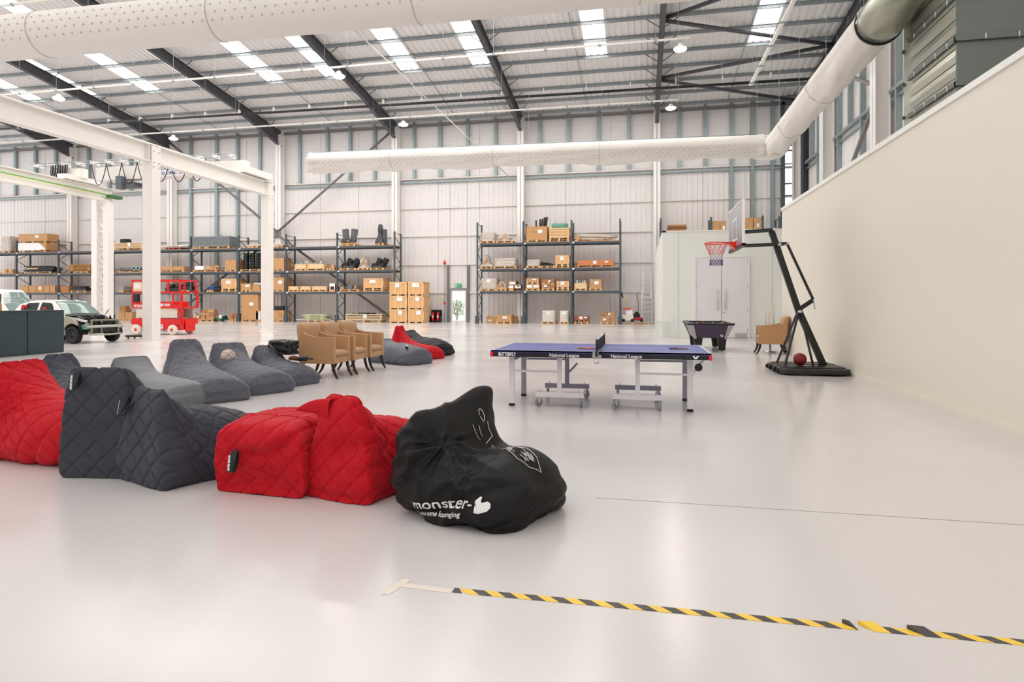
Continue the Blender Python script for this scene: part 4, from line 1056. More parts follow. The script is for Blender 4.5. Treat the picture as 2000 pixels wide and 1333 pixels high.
for i, (kind, x0, x1, z, h, pal, label, short, op) in enumerate(ITEMS):
    w = max(.25, x1-x0-.02); cxm = (x0+x1)/2
    y = YF + (.25 if kind == 'flat' else .03)
    if op.get('back'): y = YF+.05
    if op.get('front'): y = YF-.3
    if pal:
        pm_ = mat('pallet_red', (168,70,50), .7) if op.get('red') else WOOD
        pw = min(w, 2.4) if kind != 'boards' else min(w*.8, 1.2)
        po = bpy.data.objects.new('pallet', pallet_mesh(pw, .98, pm_)); COL.objects.link(po)
        po.location = (cxm, y-.02, z+.001)
        tag(po, ('red' if op.get('red') else 'pale wooden') + ' pallet under the ' + short, 'pallet', group='pallets in the racks')
        z += .144
    r = make_item(kind, w, h, op, i+3)
    r.location = (cxm, y, z)
    g = op.get('group')
    tag(r, label, CAT[kind], g or ('loads stored in the pallet racks'))
    r.name = NAME[kind]

# six stacked crates beside the left rack
CS = [('bottom left crate of the six stacked beside the left rack', -16.75, 0), ('bottom right crate of the six, under a note', -15.55, 0),
      ('middle left crate of the six stacked beside the rack', -16.75, 1), ('middle right crate of the six, note at upper right', -15.55, 1),
      ('top left crate of the six stacked beside the rack', -16.75, 2), ('top right crate of the six, widest white note', -15.55, 2)]
for lab, x, l_ in CS:
    # left column spans x -17.0..-15.75, right column -15.6..-14.55
    w = 1.2 if x < -16 else 1.05
    cxm = -15.65-.0 if x < -16 else -14.42
    r = bpy.data.objects.new('wooden_crate', None); COL.objects.link(r)
    crate_body(r, w, 1.15, .9, CRATE, 1)
    note(r, (.15, .2, .12, .12, -.05, .0)[CS.index((lab, x, l_))], -.015, .68, (.3,.34,.4,.28,.3,.5)[CS.index((lab, x, l_))], .26)
    r.location = (cxm, 38.55, .002+l_*.902)
    tag(r, 'pale wooden crate, ' + lab, 'crate', 'stacked wooden crates by the left rack')

# fire point, pipes, exit sign
fp = thing('extinguisher_stand', 'dark stand holding red fire extinguishers left of the exit door', 'stand', (-13.6, 40.2, 0))
M().box(-.38,.38,-.2,.2,0,.1).box(-.38,-.35,-.2,.2,.1,.45).box(.35,.38,-.2,.2,.1,.45).box(-.38,.38,.17,.2,.1,.85).build('tray', BLACKM, fp)
for i, x in enumerate((-.18, .18)):
    e = thing('fire_extinguisher', 'red fire extinguisher, %s one on the stand' % ('left', 'right')[i], 'extinguisher', (-13.6+x, 40.15, .101), group='fire extinguishers')
    M().lathe([(0,0),(.085,0),(.09,.03),(.09,.48),(.06,.56),(.025,.6),(0,.6)], n=18, cap=False).build('cylinder', RED, e)
    M().box(-.05,.05,-.02,.02,.6,.68).tube([(.04,0,.64),(.1,0,.6),(.1,0,.25)], .012, 6).build('valve', BLACK, e)
    M().box(-.05,.05,-.094,-.088,.2,.38).build('label_plate', PAPER, e)
sp = thing('sprinkler_pipe', 'thin red topped pipe rising left of the exit door', 'pipe', (-13.1, 40.6, 0))
M().tube([(-13.1,40.6,.0),(-13.1,40.6,4.1)], .03, 8).build('pipe', GALV, sp, world=True)
M().lathe([(.1,0),(.1,.1),(.03,.2),(.02,.3)], (-13.1,40.6,4.0), n=12).lathe([(.08,0),(.08,.06)], (-13.1,40.55,1.3), 'y', 12).build('red_cap', RED, sp, world=True)
ex = thing('exit_sign', 'green running man exit sign above the exit door', 'sign', (-12.2, 40.82, 2.42))
M().box(-.24,.24,-.03,0,-.02,.22).build('plate', mat('exit_green', (20,150,90), .4, emit=.3), ex)
m = M().box(-.2,-.09,-.036,-.031,.02,.18).bar((-.0,-.034,.03),(.04,-.034,.1),.022,.004,up=(0,1,0)).bar((.04,-.034,.1),(.1,-.034,.05),.022,.004,up=(0,1,0)).bar((.04,-.034,.1),(.06,-.034,.15),.028,.004,up=(0,1,0)).lathe([(.016,0),(.016,.004)], (.075,-.035,.175), 'y', 10).bar((.06,-.034,.14),(.12,-.034,.12),.016,.004,up=(0,1,0)).bar((.16,-.034,.1),(.22,-.034,.1),.02,.004,up=(0,1,0))
m.build('pictogram', PAPER, ex)
tag(M().box(-13.42,-13.3,40.83,40.86,1.55,1.85).box(-13.6,-13.5,40.83,40.86,1.5,1.7).build('notice', mat('notice_yellow', (232,228,170), .6)), 'small yellowish notice on the wall beside the pipe', 'notice')
# bushes seen through the exit door
LEAF = mat('leaf_green', (120, 180, 90), .5); STEM = mat('stem_brown', (130,110,80), .8)
for bi, (bx_, lab) in enumerate(((-13.4, 'leafy bush outside, left side of the door glass'), (-12.4, 'leafy bush outside, right side of the door glass'))):
    b = thing('bush', 'bright green ' + lab, 'bush', (bx_-.55, 43.0, -.02), group='bushes outside the door')
    rnd = random.Random(bi); m = M(); s = M()
    for i in range(9):
        a = rnd.random()*6.28; r0 = .1+.3*rnd.random(); s.tube([(0,0,0),(cos(a)*r0*.5,sin(a)*r0*.5,.6),(cos(a)*r0,sin(a)*r0,1.2)], .012, 5)
    for i in range(420):
        a = rnd.random()*6.28; rr = .55*rnd.random()**.5; z = .35+1.0*rnd.random(); sz = .06+.05*rnd.random(); c = Vector((cos(a)*rr, sin(a)*rr, z+.2*(1-rr)))
        u = Vector((rnd.random()-.5, rnd.random()-.5, rnd.random()-.5)).normalized(); v = u.cross(Vector((rnd.random()-.5, .3, 1))).normalized()
        m.quad(c-u*sz, c+v*sz*.4, c+u*sz, c-v*sz*.4)
    o = m.build('foliage', LEAF, b, fixn=False); o['kind'] = 'stuff'
    s.build('stem', STEM, b)

# cleaning machine, mower, ladder right of the rack
c_ = thing('floor_cleaner', 'white and red floor cleaning machine with tall yellow handle', 'machine', (-.75, 39.3, .145))
M().box(-.35,.35,-.25,.3,.08,.45).build('body', mat('cleaner_cream', (225,218,205), .5), c_, bevel=.04)
M().box(-.1,.3,-.2,.25,.45,.75).build('tank', PAPER, c_, bevel=.05)
M().box(-.3,.2,-.3,-.22,.78,.86).build('red_band', RED, c_, bevel=.02)
M().tube([(-.1,.1,.75),(-.02,.1,1.2),(-.3,.1,1.5)], .03, 8).build('handle', mat('yellow_paint', (226,196,60), .5), c_)
M().tube([(-.3,.1,1.5),(-.42,.1,1.9)], .04, 8).build('grip', BLACK, c_)
for x in (-.25,.28): M().lathe([(.1,0),(.1,.06)], (x,-.3,.1), 'y', 14).build('wheel', RUBBER, c_)
mw = thing('lawn_mower', 'red and black mower with thin upright handle beside the cleaner', 'mower', (.3, 39.5, .145))
mw.location.x = .35-.55
M().box(-.38,.38,-.3,.3,.08,.28).build('deck', mat('mower_red', (170,24,36), .35), mw, bevel=.05)
M().box(-.2,.2,-.15,.15,.28,.5).lathe([(.14,.5),(.12,.6),(.05,.64)], n=16).build('engine', BLACK, mw, bevel=0)
M().tube([(.05,.2,.3),(.1,.3,1.1),(.0,.3,1.75)], .02, 8).build('handle', BLACKM, mw)
for x in (-.3,.3): M().lathe([(.1,0),(.1,.06)], (x,-.36,.1), 'y', 14).build('wheel', RUBBER, mw)
o = bpy.data.objects.new('pallet', pallet_mesh(2.0, .98, WOOD)); COL.objects.link(o); o.location = (-.45, 38.95, .001); tag(o, 'pale wooden pallet under the cleaner and the mower', 'pallet', 'pallets in the racks')
ld = thing('ladder', 'pale aluminium extension ladder leaning on the wall by the white room', 'ladder', (.42, 40.4, 0))
for sec, (z0, z1, hw, y0, y1) in enumerate(((0, 2.1, .32, -.42, -.2), (1.6, 3.3, .25, -.2, -.05))):
    for s_ in (-1, 1): M().bar((s_*hw, y0, z0), (s_*hw, y1, z1), .07, .03).build('rail', WHITE, ld)
    n = int((z1-z0)/.27)
    for k in range(n):
        f = (k+.5)/n; z = z0+(z1-z0)*f; y = y0+(y1-y0)*f
        M().box(-hw, hw, y-.02, y+.02, z-.02, z+.02).build('rung', WHITE, ld)
gf = thing('glass_barrier', 'small clear panel in a white frame beside the white room corner', 'panel', (.85, 24.7, 0))
M().bar((-.24,-.2,0),(-.24,-.2,.62),.03).bar((.3,.2,0),(.3,.2,.62),.03).bar((-.24,-.2,.62),(.3,.2,.62),.03).build('frame', WHITE, gf)
M().bar((-.22,-.19,.31),(.28,.19,.31),.012,.58).build('clear_panel', mat('clear_acrylic', (225,235,232), .1, alpha=.18), gf)

# ================================================================== BEAN BAGS
def fabric(name, rgb, rough=.75, sheen=.25, bs=220, bump=.25):
    return mat(name, rgb, rough, sheen=sheen, spec=.3, noise_amt=.06, noise_scale=6, bump=bump, bump_scale=bs)
F_RED = fabric('fabric_red', (192, 2, 26), .8, .05)
F_SLATE = fabric('fabric_slate', (58, 60, 70), .7, .08)
F_GREY = fabric('fabric_grey', (92, 94, 104), .7, .2)
F_BLACK = fabric('fabric_black', (13, 12, 12), .55, .0)
def cat(a, b, c, d, t):
    return tuple(.5*((2*q)+(-p+r)*t+(2*p-5*q+4*r-s_)*t*t+(-p+3*q-3*r+s_)*t**3) for p, q, r, s_ in zip(a, b, c, d))
_loops = {}
def super_loop(et, eb, N):
    """superellipse (upper exponent et, lower eb), points evenly spaced along it, first one at the top"""
    if (et, eb, N) in _loops: return _loops[et, eb, N]
    K = 1200; P = []
    for i in range(K+1):
        t = pi*i/K; c, s = cos(t), sin(t); e = 2/(et if c > 0 else eb)
        P.append((math.copysign(abs(c)**e, c), abs(s)**e))
    # refine: cumulative length on one half, mirrored for the other
    L = [0]
    for a, b in zip(P[:-1], P[1:]): L.append(L[-1]+sqrt((a[0]-b[0])**2+(a[1]-b[1])**2))
    H = N//2; out = []; j = 0
    for k in range(H+1):
        d = L[-1]*k/H
        while j < K-1 and L[j+1] < d: j += 1
        f = (d-L[j])/max(1e-9, L[j+1]-L[j]); f = min(1, max(0, f))
        out.append((P[j][0]+(P[j+1][0]-P[j][0])*f, P[j][1]+(P[j+1][1]-P[j][1])*f))
    full = out[:-1]+[out[H]]+[(c, -s) for c, s in reversed(out[1:H])]
    _loops[et, eb, N] = full
    return full
def resample(S_, n):
    """Catmull-Rom through sections, spaced by travelled distance"""
    P = [S_[0]]+list(S_)+[S_[-1]]; out = []; seg = []
    for i in range(len(S_)-1):
        a, b = S_[i], S_[i+1]
        seg.append(max(.02, .5*sqrt((a[0]-b[0])**2+(a[1]-b[1])**2) + .5*sqrt((a[2]-b[2])**2+(a[3]-b[3])**2)))
    T = sum(seg)
    for i in range(len(seg)):
        k = max(2, round(n*seg[i]/T))
        for j in range(k): out.append(cat(P[i], P[i+1], P[i+2], P[i+3], j/k))
    out.append(tuple(S_[-1])); return out
def beanbag(name, label, loc, heading, secs, m, quilt=.185, n=150, NA=150, seed=0, wr=1.0, ears=.0, dents=(), peak_i=None, lean=0, group=None, expo=2.7, puff=.012, wfreq=1.0, shear=0, pinch=(), fold=1.0, seam=True, lump_=.6):
    """secs: (s_bottom, z_bottom, s_top, z_top, half width bottom, mid, top); s runs from the back (0) to the foot along the heading"""
    secs = [(a, (b-.07 if b <= .001 else b), *r) for a, b, *r in secs]
    rs = resample(secs, n); NR = len(rs)
    # index of the peak seam
    pk = max(range(NR), key=lambda i: rs[i][3])
    pts = []
    for sb, zb, st, zt, wb, wm, wt in rs:
        row = []
        zpk = rs[pk][3]; ex_i = expo + 7*max(0, (zt/zpk-.8)/.2)**2 if len(pts) <= pk+6 else expo+2
        for c, lat in super_loop(round(ex_i, 1), round(expo, 1), NA):
            hh = (c+1)/2
            w = wb*(1-hh)**2 + 2*wm*hh*(1-hh) + wt*hh*hh
            z = zb+(zt-zb)*hh; s = sb+(st-sb)*hh
            x = lat*max(w, .001)
            if ears: z += ears*abs(lat)**4*hh**5*(zt/max(.01, rs[pk][3]))**6
            row.append([s, x + shear*z, z])
        pts.append(row)
    # travelled distances for quilting
    D = [[0]*NA for _ in range(NR)]
    for k in range(NA):
        a = 0
        for i in range(pk+1, NR):
            p, q = pts[i-1][k], pts[i][k]; a += sqrt(sum((u-v)**2 for u, v in zip(p, q))); D[i][k] = a
        a = 0
        for i in range(pk-1, -1, -1):
            p, q = pts[i+1][k], pts[i][k]; a += sqrt(sum((u-v)**2 for u, v in zip(p, q))); D[i][k] = -a
    V = [Vector(p) for row in pts for p in row]
    nr = [None]*len(V); out = []
    for i in range(NR):
        i0, i1 = max(0, i-1), min(NR-1, i+1)
        for k in range(NA):
            a = V[i1*NA+k]-V[i0*NA+k]; b = V[i*NA+(k+1) % NA]-V[i*NA+(k-1) % NA]
            nn = b.cross(a)
            nr[i*NA+k] = nn.normalized() if nn.length > 1e-9 else Vector((0,0,1))
    # orientation check against centroid
    cen = sum(V, Vector())/len(V)
    sgn = 1 if sum((v-cen).dot(q) for v, q in zip(V, nr)) > 0 else -1
    for i in range(NR):
        arc = [0]*NA; a = 0
        for k in range(1, NA//2+1): a += (V[i*NA+k]-V[i*NA+k-1]).length; arc[k] = a
        a = 0
        for k in range(NA-1, NA//2, -1): a += (V[i*NA+k]-V[i*NA+(k+1) % NA]).length; arc[k] = -a
        for k in range(NA):
            v = V[i*NA+k]; q = nr[i*NA+k]*sgn; d = 0
            back = i > pk
            if quilt:
                if back: A, B = (rs[pk][3]-v.z), v.y       # rear panel: height and width
                else: A, B = D[i][k], arc[k]
                u1 = (A+B)/quilt; u2 = (A-B)/quilt
                d1 = abs(u1-round(u1))*quilt*.707; d2 = abs(u2-round(u2))*quilt*.707
                g = min(d1, d2)
                d += puff*(1-math.exp(-(g/.0095)**1.6)) - puff*.6
            x, y, z = v.x*wfreq+seed, v.y*wfreq, v.z*wfreq
            big = noise.noise(Vector((x*2.0, y*2.0, z*2.0)))*.03*lump_
            sg = 1 if v.y > 0 else -1
            # billowed cloth between sharp creases, stretched along slanting directions
            A1 = abs(noise.noise(Vector((x*1.6+z*2.2, y*1.5, z*5.5-x*3.0))))
            A2 = abs(noise.noise(Vector((x*4+3, y*3+seed-z*3, z*9+x*4+sg*y*5))))
            low = max(0, 1-v.z/.3)
            cr = (.05*min(A1, .35)-.012)*(.5+.9*low)*fold + (.022*min(A2, .3)-.003)*(.35+.9*low)
            for cxx, cy, cz, amp, rad, fr in pinch:
                dx_, dy_, dz_ = v.x-cxx, v.y-cy, v.z-cz; r_ = sqrt(dx_*dx_+dy_*dy_+dz_*dz_)+.001
                A3 = abs(noise.noise(Vector((dx_/r_*fr+seed, dy_/r_*fr, dz_/r_*fr+r_*.8))))
                cr += (amp*(.28-min(A3, .45)))*math.exp(-(r_/rad)**2)*min(1, r_/.07)
            d += (big+cr)*wr
            p = v+q*d
            for cxx, cy, cz, rad, dx, dy, dz in dents:
                f = math.exp(-((v.x-cxx)**2+(v.y-cy)**2+(v.z-cz)**2)/(rad*rad))
                p += Vector((dx, dy, dz))*f
            if p.z < .004: p.z = .004
            out.append(p)
    if lean:
        for p in out: p.x += -lean*max(0, p.z-.3)
    root = thing(name, label, 'bean bag', loc, heading, group)
    g = M()
    g.v = [tuple(p) for p in out]
    for i in range(NR-1):
        for k in range(NA):
            k2 = (k+1) % NA; g.f.append((i*NA+k, i*NA+k2, (i+1)*NA+k2, (i+1)*NA+k)); g.sm.append(True)
    g.f.append(tuple(range(NA))); g.sm.append(True); g.f.append(tuple(reversed(range((NR-1)*NA, NR*NA)))); g.sm.append(True)
    o = g.build('cover', m, root)
    if seam:
        M().tube([out[pk*NA+(k % NA)]+nr[pk*NA+(k % NA)]*sgn*.001 for k in range(NA+1) if out[pk*NA+(k % NA)].z > .02 or k < 2], .0055, 5, cap=False).build('seam_piping', m, root)
    bvh = BVHTree.FromPolygons(g.v, g.f)
    return root, o, bvh, pk, [out[pk*NA+k] for k in range(NA)]
def project(root, bvh, verts_uv, origin, du, dv, direction, off=.004):
    """drop 2-d points onto the bag surface along a direction (all in the bag's own frame)"""
    O = Vector(origin); du = Vector(du).normalized(); dv = Vector(dv).normalized(); dr = Vector(direction).normalized(); res = []
    for u, v in verts_uv:
        p = O+du*u+dv*v; hit = bvh.ray_cast(p-dr*1.5, dr)
        if hit[0] is None: hit = bvh.find_nearest(p)
        res.append(hit[0]-dr*off)
    return res
def printed(name, root, bvh, txt, size, m, origin, du, dv, direction, bold=0, sx=1.0, curve=None, off=.005):
    cu = bpy.data.curves.new('t', 'FONT'); cu.body = txt; cu.size = size; cu.offset = bold; cu.resolution_u = 3
    cu.align_x = 'LEFT'
    tmp = bpy.data.objects.new('t', cu); me = bpy.data.meshes.new_from_object(tmp); bpy.data.objects.remove(tmp)
    bm = bmesh.new(); bm.from_mesh(me)
    for _ in range(3):
        long = [e for e in bm.edges if e.calc_length() > .012]
        if long: bmesh.ops.subdivide_edges(bm, edges=long, cuts=1); bmesh.ops.triangulate(bm, faces=[f for f in bm.faces if len(f.verts) > 3])
    uv = [(v.co.x*sx, v.co.y) for v in bm.verts]
    pos = project(root, bvh, uv, origin, du, dv, direction, off)
    for v, p in zip(bm.verts, pos): v.co = p
    bm.to_mesh(me); bm.free(); me.name = name
    me.materials.clear(); me.materials.append(m)
    o = bpy.data.objects.new(name, me); COL.objects.link(o); o.parent = root
    return o
def poly_print(name, root, bvh, lines, w, m, origin, du, dv, direction, off=.006):
    """thin printed strokes: each a list of 2-d points"""
    g = M()
    for L in lines:
        pts = []
        for (x0, y0), (x1, y1) in zip(L[:-1], L[1:]):
            k = max(1, int(sqrt((x1-x0)**2+(y1-y0)**2)/.02))
            for j in range(k): pts.append((x0+(x1-x0)*j/k, y0+(y1-y0)*j/k))
        pts.append(L[-1])
        pos = project(root, bvh, pts, origin, du, dv, direction, off)
        if len(pos) > 1: g.tube(pos, w/2, 4)
    return g.build(name, m, root)
WHITEP = mat('print_white', (235, 235, 235), .6)
TAGM = mat('tag_black', (14, 14, 15), .45)
def loop_tag(root, p, out_dir, down=(0,0,-1), L=.13, wdt=.04):
    """black webbing loop with white wording hanging from a seam; p and directions in the bag's frame"""
    p = Vector(p); o = Vector(out_dir).normalized(); dn = Vector(down).normalized(); side = o.cross(dn).normalized()
    path = []
    for k in range(17):
        t = k/16; a = t*2*pi
        path.append(p + o*(.012+.026*(1-cos(a))*.5) + dn*(L*(.5-.5*cos(a*.5 if t < .5 else a*.5)) if False else L*sin(pi*t)) + o*(.02*sin(a)))
    g = M(); rows = [[q-side*wdt/2, q+side*wdt/2] for q in path]
    g.grid([[tuple(a), tuple(b)] for a, b in rows]); n = len(g.v)
    g.grid([[tuple(Vector(a)+o*.004), tuple(Vector(b)+o*.004)] for a, b in rows])
    t = g.build('webbing_loop', TAGM, root)
    # white wording along the loop's outer face
    c = p + dn*(L*.52) + o*.072; 
    M_ = Matrix((dn, side, o)).transposed().to_4x4()
    cu = bpy.data.curves.new('t', 'FONT'); cu.body = 'extreme'; cu.size = .032; cu.align_x = 'CENTER'; cu.align_y = 'CENTER'; cu.offset = .0012; cu.resolution_u = 2
    tmp = bpy.data.objects.new('t', cu); me = bpy.data.meshes.new_from_object(tmp); bpy.data.objects.remove(tmp); me.materials.clear(); me.materials.append(WHITEP)
    me.transform(Matrix.Translation(c) @ M_ @ Matrix.Rotation(pi, 4, 'Z'))
    me.name = 'lettering'; lo = bpy.data.objects.new('lettering', me); COL.objects.link(lo); lo.parent = t
    return t
D2 = radians
GB = 'bean bags set out in two rows'
# -- sections shared by the chair-shaped bags
def chair_secs(L=1.2, Hb=.85, Hs=.42, wb=.36, wt=.3, seat_w=.42, thick=.1, back=.0, slope=.0):
    return [
        (L, .10, L-.01, .13, .2, .22, .2),
        (L-.03, .02, L-.05, Hs*.6, seat_w*.85, seat_w*.9, seat_w*.7),
        (L-.15, 0, L-.17, Hs*.88, seat_w, seat_w*1.05, seat_w*.85),
        (L*.68, 0, L*.64, Hs, seat_w, seat_w*1.12, seat_w*.85),
        (L*.46, 0, L*.38, Hs*1.12, seat_w, seat_w*1.1, seat_w*.85),
        (L*.32, 0, L*.2, Hs+(Hb-Hs)*.5, (seat_w+wb)/2, seat_w*.98, (seat_w*.8+wt)/2),
        (L*.22, 0, .11+thick*.5, Hb*.93, wb, wb*1.0, wt),
        (L*.15, 0, .05, Hb, wb, wb*.98, wt),
        (L*.08, 0, .015, Hb*.985, wb, wb*.98, wt*1.01),
        (.0, .0, -.01, Hb*.93, wb, wb, wt*1.0),
        (-.01, .06, -.015, Hb*.8, wb*.92, wb*.92, wt*.85),
        (.0, .16, -.005, Hb*.62, wb*.6, wb*.62, wt*.5),
        (.01, .3, .01, Hb*.45, wb*.2, wb*.2, wb*.15),
    ]
# front row, left to right
def P0(L, Hb, Hs, wb, wm, wt, sw, thick=.1, tilt=0):
    """back made of a tapering panel: wb at the floor, wm half way, wt at the top seam"""
    return [
        (L, .10, L-.01, .13, .2, .22, .2),
        (L-.03, .02, L-.05, Hs*.6, sw*.85, sw*.9, sw*.7),
        (L-.15, 0, L-.17, Hs*.88, sw, sw*1.05, sw*.85),
        (L*.68, 0, L*.64, Hs, sw, sw*1.12, sw*.85),
        (L*.48, 0, L*.42, Hs*1.06, sw, sw*1.1, sw*.85),
        (L*.34, 0, L*.25+tilt*.4, Hs+(Hb-Hs)*.35, (sw+wb)/2, sw, (sw*.8+wt)/2),
        (L*.25, 0, .10+thick*.9+tilt*.8, Hb*.84, wb, wm, wt*1.0),
        (L*.18, 0, .05+thick*.35+tilt, Hb*.97, wb, wm, wt),
        (L*.12, 0, .03+tilt, Hb, wb, wm, wt),
        (L*.07, 0, .01+tilt*.97, Hb*.975, wb, wm, wt*1.01),
        (.0, .0, -.012+tilt*.8, Hb*.9, wb, wm, wt*1.0),
        (-.012, .07, -.018+tilt*.6, Hb*.74, wb*.9, wm*.9, wt*.95),
        (.0, .2, -.008+tilt*.4, Hb*.58, wb*.55, wm*.6, wt*.7),
        (.01, .3, .01+tilt*.3, Hb*.45, wb*.2, wm*.2, wt*.2)]
def P1(L, Hb, Hs, wb, wm, wt, sw, lean=.0):
    """pear-shaped bag: full rounded seat running up into a pinched top seam"""
    return [
        (L, .14, L-.005, .16, .16, .18, .16),
        (L-.02, .02, L-.03, Hs*.62, sw*.85, sw*.92, sw*.6),
        (L-.1, 0, L-.12, Hs*.86, sw*.97, sw*1.08, sw*.7),
        (L*.72, 0, L*.66, Hs*1.0, sw, sw*1.13, sw*.72),
        (L*.55, 0, L*.45, Hs*1.08, sw, sw*1.1, sw*.7),
        (L*.42, 0, L*.29, Hs+(Hb-Hs)*.28, (sw+wb)/2, sw, (sw*.7+wt)/2),
        (L*.32, 0, .17+lean*.6, Hs+(Hb-Hs)*.66, wb, wm*1.02, wt*1.02),
        (L*.25, 0, .085+lean*.9, Hb*.955, wb, wm, wt),
        (L*.2, 0, .055+lean, Hb, wb, wm, wt),
        (L*.14, 0, .025+lean, Hb*.985, wb, wm, wt),
        (L*.05, 0, .005+lean*.9, Hb*.93, wb, wm, wt*1.0),
        (-.02, .0, -.012+lean*.8, Hb*.86, wb*.98, wm, wt*1.0),
        (-.05, .08, -.03+lean*.6, Hb*.72, wb*.86, wm*.86, wt*.95),
        (-.05, .2, -.03+lean*.4, Hb*.56, wb*.5, wm*.55, wt*.7),
        (-.04, .3, -.03+lean*.3, Hb*.42, wb*.15, wm*.15, wt*.2)]
NQ = dict(n=230, NA=230, group=GB)
b0 = beanbag('bean_bag', 'red quilted bean bag at the left edge, leaning back', (-5.7, 4.72, 0), D2(-2), P1(1.15, .84, .5, .44, .36, .22, .42), F_RED, seed=1.3, wr=.8, pinch=((.28,-.36,.5,.05,.3,5),), **NQ)
b1 = beanbag('bean_bag', 'upright slate quilted bean bag with a black loop, second in the front row', (-4.2, 4.12, 0), D2(97), P0(.95, .86, .5, .33, .3, .235, .34, .2), F_SLATE, seed=4.1, ears=.015, wr=.35, expo=4.5, quilt=.19, **NQ)
b2 = beanbag('bean_bag', 'slate quilted bean bag with a loop tag beside the small red one', (-3.7, 4.06, 0), D2(70), P1(.92, .71, .5, .42, .33, .19, .42), F_SLATE, seed=7.7, ears=.04, wr=.6, expo=3, pinch=((.24,-.32,.46,.03,.25,5),), **NQ)
red_flop = [(.95,.10,.94,.13,.2,.22,.2), (.93,.02,.9,.3,.34,.36,.28), (.82,0,.79,.46,.37,.38,.3), (.6,0,.58,.52,.38,.38,.31), (.35,0,.32,.53,.38,.38,.31), (.2,0,.14,.53,.38,.38,.31), (.1,0,.04,.515,.37,.38,.32), (.03,0,-.02,.49,.37,.39,.34), (.0,.0,-.045,.43,.37,.39,.33), (.0,.05,-.04,.25,.34,.34,.3), (.005,.12,-.02,.2,.15,.15,.13)]
crease = [(.05,.315),(-.03,.31),(-.11,.32),(-.18,.355),(-.24,.4),(-.3,.45)]
b3 = beanbag('bean_bag', 'low boxy red quilted bean bag with a black loop on its end', (-2.68, 4.0, 0), D2(86), red_flop, F_RED, seed=2.2, wr=.7, expo=4.0,
    dents=tuple((-.02, y, z, .05, .035, 0, 0) for y, z in crease)+tuple((-.04, y, z+.08, .07, -.022, 0, -.008) for y, z in crease), **NQ)
b4 = beanbag('bean_bag', 'red bean bag with a pointed folded corner, next to the black one', (-2.07, 4.02, 0), D2(76), P1(.95, .72, .48, .36, .3, .13, .38), F_RED, seed=5.9, wr=.8, expo=3,
    dents=((-.02,.1,.62,.09,-.0,.09,.0), (-.04,-.1,.36,.07,.03,0,0), (-.04,0,.36,.06,.025,0,0), (-.04,-.18,.4,.06,.03,0,0)), pinch=((.1,-.26,.42,.03,.25,4),), **NQ)
mb = [(.94,.14,.93,.18,.12,.14,.1), (.9,.03,.88,.27,.28,.31,.2), (.77,0,.76,.36,.38,.42,.28), (.6,0,.6,.39,.44,.46,.32), (.45,0,.43,.41,.46,.48,.36), (.34,0,.31,.44,.47,.5,.38), (.26,0,.22,.53,.47,.5,.4), (.2,0,.14,.63,.46,.5,.4), (.14,0,.09,.67,.46,.5,.4), (.1,0,.05,.665,.46,.49,.4), (.04,0,-.0,.6,.45,.48,.4), (.0,.04,-.04,.5,.4,.46,.36), (-.0,.12,-.04,.38,.25,.28,.2), (-.0,.2,-.02,.3,.1,.1,.08)]
b5 = beanbag('bean_bag', 'big black bean bag printed with white lettering, end of the front row', (-1.41, 4.24, 0), D2(-24), mb, F_BLACK, quilt=0, seed=9.1, wr=.95, fold=2.0, expo=3.4, seam=False,
    dents=((.09,.3,.66,.17,.02,.05,.085), (.06,.42,.66,.08,.03,.05,.03), (.32,.1,.45,.16,.0,0,-.1), (.3,.28,.5,.14,.0,0,-.08), (.14,-.36,.6,.14,.0,.03,-.06), (.68,.0,.38,.2,0,0,.05), (.9,-.2,.3,.08,.05,0,.02)),
    pinch=((.27,-.22,.44,.11,.42,2.3), (.55,-.42,.34,.06,.35,1.9)), **NQ)
# the folded-over top corner of the red bag
ear = M(); rows = []
for i in range(13):
    f = i/12; c = Vector((-.0-.05*f, .07+.29*f, .625-.02*f+.025*sin(f*3))); rw = .075*(1-f)**.75+.003; 
    rows.append([c+Vector((cos(2*pi*k/16)*rw*.45, .0, sin(2*pi*k/16)*rw)) for k in range(16)])
ear.grid(rows, closed=True).build('folded_corner', F_RED, b4[0])
loop_tag(b1[0], (-.03, .12, .84), (-1, 0, 0), (-.1,0,-1), .14, .05)
loop_tag(b2[0], (-.03, .14, .66), (-1, .3, 0), (-.15,.0,-1), .14, .05)
loop_tag(b3[0], (-.06, .15, .33), (-1, 0, 0), (-.1,0,-1), .15, .05)
# print on the black bag; camera-facing side of the bag is its -y side (right of the heading)
r5, _, bv5 = b5[0], b5[1], b5[2]
SD = (0, 1, .0)
printed('lettering', r5, bv5, 'monster-', .09, WHITEP, (.22, -.8, .085), (1, 0, 0.15), (0, 0, 1), SD, bold=.0012, sx=1.3)
printed('lettering', r5, bv5, 'Extreme lounging', .042, WHITEP, (.24, -.8, .042), (1, 0, 0.15), (0, 0, 1), SD, bold=.0005, sx=1.15, off=.014)
# thumb-shaped b emblem
hp = [(x_*.68, y_*.68) for x_, y_ in [(0,.0),(.0,.1),(.012,.125),(.035,.12),(.04,.085),(.06,.08),(.1,.09),(.13,.07),(.135,.035),(.11,.008),(.05,-.005)]]
g = M(); cxy = (.04, .03)
grid_pts = [(cxy[0]+(x-cxy[0])*k/4, cxy[1]+(y-cxy[1])*k/4) for k in (4, 3, 2, 1) for x, y in hp]+[cxy]
pos = project(r5, bv5, grid_pts, (.67, -.8, .13), (1, 0, .1), (0, 0, 1), SD, .009); g.v = [tuple(p) for p in pos]; n_ = len(hp)
for k in range(3):
    for j in range(n_): g.f.append((k*n_+j, k*n_+(j+1) % n_, (k+1)*n_+(j+1) % n_, (k+1)*n_+j)); g.sm.append(False)
for j in range(n_): g.f.append((3*n_+j, 3*n_+(j+1) % n_, 4*n_)); g.sm.append(False)
g.build('emblem', WHITEP, r5)
